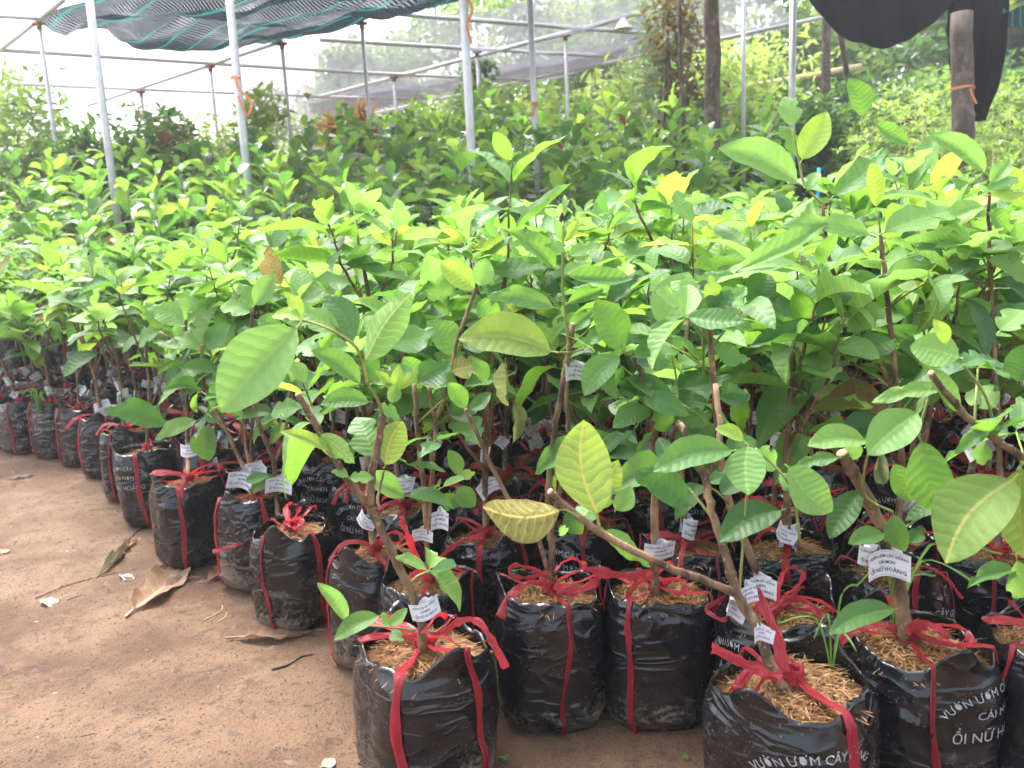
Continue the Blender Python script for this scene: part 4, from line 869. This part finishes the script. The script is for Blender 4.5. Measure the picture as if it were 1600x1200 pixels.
c1, c2 = on_z(60, 30, zt), on_z(442, 62, zt); c3 = on_z(672, 0, zt); dirB = (c3-c2).normalized(); 
sheet('shade_net', (c1, c2, c2+dirB*5.0, c1+dirB*5.0), 44, 60, NET_NEAR, 'green black shade net with turquoise stripes, sagging between the posts overhead', sag=.22, ripple=.16, seed=3)
f1, f2 = on_z(-200, 196, zt-.02), on_z(500, 178, zt-.02); f3 = on_z(1320, 25, zt-.02)
sheet('shade_net', (on_z(-400, 40, zt), c2+Vector((0, 0, .0)), on_z(586, 177, zt), on_z(-200, 188, zt)), 24, 24, NET_SHEER, 'sheer pale net roofing the far frame over the bushes', sag=.05, ripple=.06, seed=5)
sheet('shade_net', (c2, on_z(1150, -60, zt), on_z(1250, 38, zt), on_z(586, 177, zt)), 24, 24, NET_SHEER, 'sheer grey net over the middle of the frame, trees showing through it', sag=.05, ripple=.06, seed=8)
sheet('shade_net', (on_z(470, 158, zt+.04), on_z(1020, 60, zt+.04), on_z(1240, 40, zt+.04), on_z(500, 179, zt+.04)), 24, 10, NET_DENSE, 'darker grey net band along the outer edge of the frame', sag=.03, ripple=.04, seed=9)
# draped black net and its trunk post
def black_net():
    m = MB(); Y = 5.8
    topz = 3.4; x0, x1 = P(1262, 0, Y).x, P(1500, 0, Y).x
    def fn(u, v):
        px = 1255+u*250; bot = P(px, -5+80*math.sin(math.pi*min(1, u*1.05))**.75, Y).z; x = x0+(x1-x0)*u
        z = topz*(1-v)+bot*v; yy = Y + .9*(1-v) + .05*noi(u*6, v*3) + .03*math.sin(u*22+v*3)*v
        return Vector((x, yy, z + .02*noi(u*9, v*2, 4)))
    m.grid(50, 14, fn); o = link('shade_net', m.mesh('shade_net', NET_BLACK)); props(o, 'black shade net sagging in a deep belly beside the orange-tied trunk', 'net', 'black nets hung on the thick trunk')
    m = MB()
    def fn2(u, v):
        l = P(1480+18*v, -15+205*v, Y+.12); r_ = P(1580-47*v**2, -15+205*v, Y+.12); p = l.lerp(r_, u)
        return p + Vector((0, .06*math.sin(u*15+v*2)+.04*noi(u*4, v*5), 0))
    m.grid(30, 30, fn2); o = link('shade_net', m.mesh('shade_net', NET_BLACK)); props(o, 'black shade net hanging in folds down behind the orange-tied trunk', 'net', 'black nets hung on the thick trunk')
    a, b = P(1572, 25, 6.0), P(1700, 0, 6.0)
    sheet('shade_net', (P(1565, 12, 5.6), P(1720, -20, 5.6), P(1720, 30, 7.2), P(1565, 42, 7.2)), 12, 12, NET_NEAR, 'strip of turquoise-edged net beyond the hanging black one', .05, .05, 11)
black_net()
def trunk(px0, py0, px1, py1, Y, r0, r1, label, name='tree', seed=0, mat=TRUNK, cut=False):
    a, b = P(px1, py1, Y), P(px0, py0, Y); z0 = gz(a.x, Y); d = (b-a); base = a - d*((a.z-z0)/d.z)
    root = empty(name, base, label, 'tree' if name == 'tree' else 'post'); m = MB(); top = b-base; pl = [top*(i/12)+Vector((noi(i*.5, seed)*r0*.35, noi(i*.5, seed, 5)*r0*.35, 0)) for i in range(13)]
    m.tube(pl, [(r0+(r1-r0)*i/12)*(1+.06*noi(i*1.3, seed+2)) for i in range(13)], 14); link('trunk', m.mesh('trunk', mat), root); return root, base
WOODPOST = bark_mat('grey_trunk', (.05, .037, .03), (.105, .08, .066), 18)
r1_, bp1 = trunk(1503, 20, 1504, 190, 5.6, .072, .064, 'smooth grey-brown trunk with orange twine tied round it', 'wooden_post', 2, WOODPOST)
r2_, bp2 = trunk(1111, -30, 1113, 140, 6.4, .062, .055, 'thick rough brown tree trunk behind the saplings', 'tree', 5)
for (a_, b_, c_, d_, Y_, rr2, lb_) in ((1060, -20, 1066, 150, 6.6, .016, 'slim dark sapling trunk just before the thick rough trunk'), (1045, 0, 1040, 150, 6.9, .012, 'slimmest bent trunk in the brownish-leaved clump'), (1308, 30, 1332, 160, 7.2, .022, 'leaning thin dark trunk below the black net'), (1292, 0, 1290, 150, 8.6, .04, 'shaded dark trunk against the hedge')):
    trunk(a_, b_, c_, d_, Y_, rr2*1.2, rr2, lb_, 'tree', int(a_))
def tie(points, Y, w_, label, mat=ORANGE, ring=None, rr_=.066):
    m = MB(); org = P(*points[0], Y); pts = smooth_path([P(px, py, Y)-org for px, py in points], 6); strip(m, pts, w_, [Vector((0, -1, .1))]*len(pts))
    if ring: 
        c = P(*ring, Y+rr_)-org; pts = [c+Vector((math.cos(a)*rr_, math.sin(a)*rr_, .004*math.sin(3*a))) for a in [i*.42 for i in range(16)]]; strip(m, pts, w_, [Vector((math.cos(i*.42), math.sin(i*.42), 0)) for i in range(16)])
    o = link('plastic_tie', m.mesh('plastic_tie', mat)); o.location = org; props(o, label, 'tie'); return o
tie([(1516, 138), (1520, 150), (1526, 162)], 5.5, .014, 'orange twine tied round the grey-brown trunk, one end dangling', ring=(1503, 138), rr_=.076)
tie([(368, 122), (374, 140), (392, 158), (386, 180), (372, 150)], 5.24, .015, 'orange red tape knotted on a stout pale post, tails hanging', ring=(368, 122), rr_=.030)
tie([(728, -5), (738, 15), (730, 40), (737, 68)], 5.22, .017, 'red tape fluttering near the top of the stoutest white post')
tie([(836, 165), (832, 180), (830, 178)], 6.25, .02, 'small red tie low on the grey post', ring=(835, 162), rr_=.025)
def lampshade():
    c = P(974, 28, 8.2); root = empty('hanging_lamp', c, 'white cone lampshade hanging under the uppermost roof beam', 'lamp'); m = MB()
    m.grid(20, 3, lambda u, v: Vector((math.cos(u*6.283)*(.015+.075*v), math.sin(u*6.283)*(.015+.075*v), -.10*v)), closed=True); link('lamp_shade', m.mesh('lamp_shade', simple('enamel', (.75, .74, .7), .4)), root)
    m = MB(); m.tube([Vector((0, 0, 0)), Vector((0, 0, RH-c.z if RH > c.z else .2))], .006, 6); link('cord', m.mesh('cord', RUST), root)
    m = MB(); m.grid(10, 6, lambda u, v: Vector((math.cos(u*6.283)*.03*math.sin(v*3.14), math.sin(u*6.283)*.03*math.sin(v*3.14), -.10-.03*math.cos(v*3.14))), closed=True); link('bulb', m.mesh('bulb', PAPER), root)
lampshade()
m = MB(); cblue = P(1278, 285, 4.6); m.tube([Vector((0, 0, -.5)), Vector((0, 0, 0)), Vector((.006, 0, .075))], .011, 8); o = link('plant_stake', m.mesh('plant_stake', simple('blue_plastic', (.02, .35, .6), .35))); o.location = cblue; props(o, 'bright blue plastic tube standing among the saplings', 'stake')
# ---------------------------------------------------------------- bushes and trees round the nursery
BU = [
 (-30, 130, 8.0, 1.6, 'light', 'pale loose bush at the edge beside the path-side frame post'), (45, 110, 7.6, .9, 'mid', 'slender leafy young tree in front of the corner post'), (110, 190, 7.9, 1.3, 'mid', 'bushy green shrub below the striped net corner'),
 (150, 205, 7.4, .9, 'dark', 'dark low shrub next to the slanting pale post'), (215, 180, 7.7, 1.1, 'dark', 'glossy dark shrub with bronze patches under the frame'), (262, 190, 8.2, .9, 'bronze', 'reddish brown shrub of withered leaves'), (320, 205, 8.4, 1.3, 'light', 'spreading light green shrub behind the withered one'),
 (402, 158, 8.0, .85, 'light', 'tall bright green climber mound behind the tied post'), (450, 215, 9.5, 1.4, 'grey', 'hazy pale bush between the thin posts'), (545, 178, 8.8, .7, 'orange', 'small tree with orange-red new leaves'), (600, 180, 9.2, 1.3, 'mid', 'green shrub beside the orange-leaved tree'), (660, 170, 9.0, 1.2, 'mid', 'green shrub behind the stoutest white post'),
 (760, 150, 9.2, 1.3, 'mid', 'rounded shrub below the climber-wrapped post'), (748, 70, 10.0, .5, 'dark', 'climber twining up the far post'), (850, 140, 9.6, 1.3, 'light', 'light green shrub behind the grey post'), (930, 125, 9.5, 1.3, 'light', 'sunlit shrub below the outer purlin'), (1000, 130, 9.4, 1.2, 'light', 'bright shrub behind the slim dark trunks'),
 (1010, -20, 7.4, .9, 'grey', 'sparse tall sapling with long drooping leaves'), (1058, -25, 7.0, .7, 'bronze', 'sparse bronze-leaved sapling by the thick trunk'), (1085, 155, 8.6, 1.3, 'mid', 'green shrub at the foot of the thick trunk'), (1150, 60, 10.5, 1.6, 'light', 'bright hedge bush left of the bright post'.replace(' left of', ' next to')), (1205, 30, 11.0, 1.8, 'light', 'tall bright hedge bush under the netting edge'),
 (1165, 165, 7.6, 1.0, 'mid', 'drooping fine-leaved shrub with yellow tips'), (1240, 150, 7.2, 1.1, 'dark', 'dark feathery shrub behind the tallest sapling'), (1300, 175, 7.0, 1.1, 'dark', 'feathery dark green shrub below the leaning trunk'), (1360, 120, 9.0, 1.6, 'dark', 'dense dark shrub in the gap below the black net'), (1430, 150, 8.8, 1.3, 'mid', 'green shrub beside the orange-tied trunk'),
 (1560, 80, 9.5, 1.6, 'dark', 'dark hedge bush beyond the hanging net'), (1600, 130, 8.0, 1.3, 'mid', 'mid green bush at the edge beyond the hanging net'), (1470, 110, 10.5, 1.6, 'mid', 'tall bush behind the orange-tied trunk')]
for i, (px, py, Y, wd, mt, lb) in enumerate(BU):
    sparse = 'sparse' in lb or 'slender' in lb
    bush(px, py, Y, wd, mt, lb, seed=i*3+1, size=(.15 if Y > 8.4 else .11) if mt != 'dark' else .11, nper=(52 if Y > 8.4 else 66) if not sparse else 40, ncl=20 if not sparse else 12, group='bushes round the nursery', lowf=.0 if not sparse else .35)
def tree(px, py_top, Y, width, mat, label, seed, tr=.12, lowf=.25, nper=230, ncl=26, size=.22):
    r = random.Random(seed); top = P(px, py_top, Y); hgt = top.z; root = empty('tree', (top.x, Y, 0), label, 'tree', 'trees beyond the nets'); cs = []; m = MB()
    for i in range(ncl):
        a = r.uniform(0, 6.28); k = math.sqrt(r.random()); zz = hgt*r.uniform(lowf, .95); q = (zz/hgt-lowf)/(1-lowf); wz = max(.25, math.sin(math.pi*(.12+.85*q))**.6)
        cs.append((Vector((math.cos(a)*k*width*.42*wz, math.sin(a)*k*width*.42*wz, zz)), (width*.13, width*.13, width*.09)))
    crown = Vector((0, 0, hgt*.6)); m.tube(smooth_path([Vector((0, 0, -.1)), Vector((r.uniform(-.2, .2), 0, hgt*.3)), crown], 5), [tr*(1-.5*i/10) for i in range(11)], 10)
    for c, _ in cs[::2]:
        s0 = Vector((0, 0, hgt*r.uniform(.3, .6))); m.tube([s0, s0.lerp(c, .5)+Vector((0, 0, .2)), c], [tr*.35, tr*.22, tr*.08], 6)
    link('trunk', m.mesh('trunk', TRUNK), root); f = blade_cloud('crown', FM[mat], root, cs, nper, size, 1, seed, .5, .0); f['kind'] = 'stuff'; return root
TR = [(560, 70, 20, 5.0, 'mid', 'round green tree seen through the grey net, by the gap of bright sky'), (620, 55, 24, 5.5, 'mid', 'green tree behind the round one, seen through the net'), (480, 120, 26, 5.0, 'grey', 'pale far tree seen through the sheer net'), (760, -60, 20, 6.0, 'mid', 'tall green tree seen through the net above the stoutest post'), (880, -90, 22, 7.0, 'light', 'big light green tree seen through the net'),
 (990, -60, 17, 5.5, 'mid', 'tall tree above the hanging lamp'), (1090, -40, 16, 5.0, 'light', 'leafy tree behind the thick rough trunk'), (1190, -60, 14, 4.5, 'mid', 'tree rising behind the bright post'), (1290, 20, 15, 4.5, 'mid', 'tree behind the belly of the black net'), (1400, 30, 17, 4.0, 'dark', 'thin-crowned tree with sky gaps below the black net'), (1480, -40, 14, 4.5, 'dark', 'dark tree behind the orange-tied trunk'), (1580, -60, 13, 4.5, 'dark', 'dark tree at the far edge beyond the hanging net'), (1680, -60, 12, 4.5, 'mid', 'tree just past the edge beyond the netting')]
for i, t in enumerate(TR): tree(*t, 40+i*3, lowf=.08 if i > 4 else .2)
hb = None
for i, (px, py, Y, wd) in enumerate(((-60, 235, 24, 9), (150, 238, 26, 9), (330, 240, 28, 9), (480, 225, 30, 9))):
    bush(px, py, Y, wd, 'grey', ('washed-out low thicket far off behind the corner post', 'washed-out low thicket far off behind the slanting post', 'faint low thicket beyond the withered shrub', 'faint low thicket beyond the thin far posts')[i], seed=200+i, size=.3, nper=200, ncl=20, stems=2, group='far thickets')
# ---------------------------------------------------------------- litter on the path
DRYM = leaf_mat('dry_leaf', (.20, .12, .075), (.30, .20, .135), (.33, .24, .17), (.42, .3, .2), (.35, .2, .1), .7, damage=.15, dmg_col=(.13, .08, .05), nv=9, tw=.1, spec=.2)
PALE = leaf_mat('pale_dead_leaf', (.26, .24, .16), (.36, .33, .24), (.3, .28, .2), (.4, .36, .28), (.2, .18, .1), .7, nv=9, tw=.1, spec=.2)
def dry(bx, by, tx, ty, wd, mat, label, lift=.012, sh=0, curl=.25, arch=.02, k_=.97):
    me = leaf_mesh(60+sh, 20, 8, .36, arch, .10, .028, 'guava', mat, petiole=.12, curl=curl, notch=.3 if sh % 2 else None)
    b, t = on_z(bx, by, 0), on_z(tx, ty, 0); b.z = gz(b.x, b.y)+lift*.4; t = P(tx, ty, b.y+k_*(t.y-b.y)); L = (t-b).length; d = (t-b).normalized(); x = d.cross(Vector((.2, 0, 1))).normalized(); z = x.cross(d)
    W = wd/FPX*b.length; s_ = W/(.36*L)
    o = link('fallen_leaf', me, None, Matrix(((x.x*L*s_, d.x*L, z.x*L, b.x), (x.y*L*s_, d.y*L, z.y*L, b.y), (x.z*L*s_, d.z*L, z.z*L, b.z), (0, 0, 0, 1)))); props(o, label, 'leaf', 'fallen leaves on the path'); return o
dry(197, 966, 288, 876, 62, DRYM, 'big curled tan dead leaf lying alone on the path', .015, 1, k_=.93)
dry(262, 905, 296, 892, 34, DRYM, 'tan dead leaf fragment under the big curled one', .01, 3)
dry(352, 1003, 512, 984, 40, DRYM, 'long crumpled dead leaf against the foot of a bag', .02, 5)
dry(150, 905, 200, 850, 12, PALE, 'narrow pale greenish dead leaf strip on the path', .008, 2, .3)
dry(66, 935, 84, 948, 22, PALE, 'tiny cream leaf scrap on the path', .006, 4)
dry(186, 898, 206, 912, 16, simple('grey_leaf', (.3, .3, .33), .6), 'small grey dead leaf on the path', .005, 6)
dry(322, 918, 356, 886, 26, simple('clay_leaf', (.3, .16, .09), .8, bump=.4), 'crumpled rust brown leaf by the bags', .02, 7, .7)
dry(500, 1198, 524, 1186, 26, PALE, 'pale leaf scrap at the bottom of the photo', .005, 8)
dry(0, 866, 16, 858, 14, DRYM, 'brown leaf end at the edge of the path', .006, 9)
dry(10, 748, 52, 742, 16, simple('bark_scrap', (.12, .08, .055), .8), 'dark leaf strip near the far bags', .006, 10)
dry(186, 868, 214, 842, 10, DRYM, 'thin brown leaf by the torn bag', .01, 11)
dry(1112, 1160, 1122, 1180, 18, simple('dark_scrap', (.03, .022, .018), .7), 'black scrap of leaf between two bags', .006, 12)
def twigs_on_ground():
    for i, (pts, r_, mt, lb) in enumerate(((((55, 935), (110, 915), (180, 895), (255, 884)), .0014, BARK, 'long thin twig reaching the big curled leaf'), (((200, 842), (215, 825), (228, 818)), .002, TRUNK, 'dark twig by the torn bag'),
        (((70, 960), (78, 966), (94, 978)), .0012, TRUNK, 'short dark twig below the cream scrap'), (((318, 970), (345, 955), (347, 945)), .0012, HUSK, 'pale curled root fibre on the path'), (((340, 973), (352, 965), (354, 958)), .0012, HUSK, 'pale beaded root fibre next to the curled one'),
        (((425, 1052), (450, 1045), (472, 1030), (490, 1026)), .0022, TRUNK, 'rough dark twig scrap in the middle of the path'), (((105, 938), (128, 930)), .001, TRUNK, 'short dark twig near the long thin one'), (((125, 1152), (150, 1148)), .0008, BARK, 'faint thin twig low on the path'), (((12, 1077), (28, 1084)), .001, BARK, 'faint twig at the open edge of the path'))):
        org = on_z(*pts[0]); m = MB(); pl = smooth_path([on_z(*p)-org+Vector((0, 0, gz(*on_z(*p)[:2])+r_)) for p in pts], 5); m.tube(pl, r_, 6); o = link('twig', m.mesh('twig', mt)); o.location = org; props(o, lb, 'twig', 'twigs on the path')
twigs_on_ground()
def crumbs():
    for (name, mat, n, s0, s1, seed) in (('soil_crumbs', simple('crumb', (.13, .078, .052), .9), 4200, .0008, .0028, 1), ('dark_debris', simple('debris', (.05, .032, .024), .8), 1100, .0006, .0016, 2), ('pebbles', simple('pebble', (.16, .11, .08), .8), 260, .003, .007, 9), ('pale_husks', HUSK, 36, .0012, .003, 3)):
        m = MB(); r = random.Random(seed)
        for _ in range(n):
            y = 1.0+3.2*r.random()**1.5; xl, xr = -.75*y-.1, (-.05-(y-1.0)*.72 if y > 1.2 else .2); x = r.uniform(xl, xr); s = r.uniform(s0, s1)*(1+.3*r.random()); z = gz(x, y); a = r.random()*6.28; e = r.uniform(1, 3.5) if name != 'soil_crumbs' else r.uniform(1, 1.5)
            dx, dy = math.cos(a)*s*e, math.sin(a)*s*e; nx, ny = -math.sin(a)*s, math.cos(a)*s
            m.add([(x-dx, y-dy, z-.0005), (x+nx, y+ny, z-.0005), (x+dx, y+dy, z-.0005), (x-nx, y-ny, z-.0005), (x, y, z+s*.9)], [(0, 1, 4), (1, 2, 4), (2, 3, 4), (3, 0, 4)])
        o = link(name, m.mesh(name, mat, smooth=False)); props(o, kind='stuff', label='small bits scattered over the earth path')
crumbs()
# weeds in and around the bags
def weed(px, py, z, label, seed, n=4, L=.05, W=.006, mat='fresh'):
    r = random.Random(seed); b = on_z(px, py, z); root = empty('weed', b, label, 'weed', 'weeds growing from the bags'); m = MB()
    for i in range(n):
        a = r.random()*6.28; l = L*r.uniform(.6, 1.2); pts = smooth_path([Vector((0, 0, -.01)), Vector((math.cos(a)*l*.25, math.sin(a)*l*.25, l*.8)), Vector((math.cos(a)*l*.8, math.sin(a)*l*.8, l*.75))], 5)
        strip(m, pts, [W*(1-.85*(k/len(pts))**2) for k in range(len(pts))], [Vector((math.cos(a), math.sin(a), .8))]*len(pts))
    link('blade', m.mesh('blade', LM[mat]), root)
weed(1300, 1045, .225, 'slim bright grass blades growing by the forked sapling', 1, 4, .11, .003)
weed(1398, 985, .225, 'tall grass stalks growing beside the thick sawn-off stem', 2, 5, .15, .0035)
weed(808, 905, .225, 'tiny clover-like sprout at the rim of the second front bag', 3, 5, .018, .012, 'mature')
weed(830, 925, .225, 'tiny round-leaved sprout on the coir of the second front bag', 4, 5, .016, .012, 'mature')
weed(62, 640, .225, 'grassy sprout in a far path-side bag', 5, 7, .10, .012)
weed(787, 1190, .0, 'tiny green seedling on the earth between two front bags', 6, 3, .012, .006)
weed(1075, 1150 if 0 else 1188, .0, 'small green scrap of weed on the earth in front of the bags', 7, 3, .012, .01)
print('objects', len(bpy.data.objects))

VEIL = NT('glare_veil_volume'); VEIL.t.nodes.clear() if False else None
pv = VEIL.n('ShaderNodeVolumePrincipled'); pv.inputs['Color'].default_value = (.95, .97, 1, 1); pv.inputs['Density'].default_value = .004; pv.inputs['Anisotropy'].default_value = .3
VEIL.l(pv.outputs[0], VEIL.out.inputs['Volume'])
m = MB(); m.box((0, 60, 4.5), (260, 200, 12)); o = link('glare_veil', m.mesh('glare_veil', VEIL.m, smooth=False)); o['kind'] = 'stuff'  # added thin volume, its pale veil stands in for lens glare

# loose lengths of tape, each hanging from the knot of its own sapling
def loose(near_xy, pts, w_, tw_=.5):
    root = min((o for o in bpy.data.objects if o.type == 'EMPTY' and o.name.startswith('guava_sapling')), key=lambda o: (o.location.xy-Vector(near_xy)).length)
    org = root.location; pl = smooth_path([P(*p)-org for p in pts], 7); m = MB(); n = len(pl)
    strip(m, pl, [w_*(.55+.5*noi(i*.45, w_*900)+.12) for i in range(n)], [Vector((.3*math.sin(i*tw_), -.8, .6+.5*math.cos(i*tw_*.7))) for i in range(n)], 5)
    link('tie_tail', m.mesh('tie_tail', RED), root)
loose(b1, [(660, 985, 1.17), (690, 990, 1.15), (715, 972, 1.13), (745, 970, 1.12), (768, 1000, 1.10), (791, 1044, 1.09)], .014)
loose(b2, [(862, 905, 1.37), (830, 888, 1.36), (800, 884, 1.35), (801, 900, 1.345), (830, 902, 1.34), (858, 892, 1.355)], .010)
loose(b2, [(866, 915, 1.35), (895, 925, 1.34), (925, 912, 1.33), (935, 900, 1.33)], .022, .8)
loose(b3, [(1020, 895, 1.33), (985, 900, 1.32), (945, 895, 1.31), (912, 888, 1.30)], .026, .9)
loose(b4, [(1222, 1058, 1.0), (1180, 1045, 1.01), (1145, 1028, 1.02), (1112, 1012, 1.02)], .020, .4)
loose(b4, [(1225, 1050, 1.02), (1215, 1000, 1.04), (1195, 950, 1.07), (1180, 920, 1.08)], .022, .6)
loose(b4, [(1215, 1062, .99), (1195, 1060, .98), (1178, 1085, .97)], .007)
loose(b9, [(668, 905, 1.42), (650, 870, 1.41), (635, 830, 1.40), (626, 812, 1.40)], .016, .7)
loose(b9, [(672, 890, 1.42), (700, 860, 1.41), (730, 842, 1.40), (755, 838, 1.40)], .012)
loose(b12, [(445, 815, 2.0), (420, 830, 1.97), (375, 850, 1.94), (332, 862, 1.92)], .016)
loose(b5, [(1415, 985, 1.15), (1440, 975, 1.14), (1470, 985, 1.13), (1478, 1000, 1.12)], .020, .7)
loose(b10, [(1210, 950, 1.24), (1240, 935, 1.25), (1265, 945, 1.24), (1290, 975, 1.22)], .015)
loose(b10, [(1190, 935, 1.26), (1150, 930, 1.27), (1105, 950, 1.26), (1130, 968, 1.24), (1165, 950, 1.24)], .012)
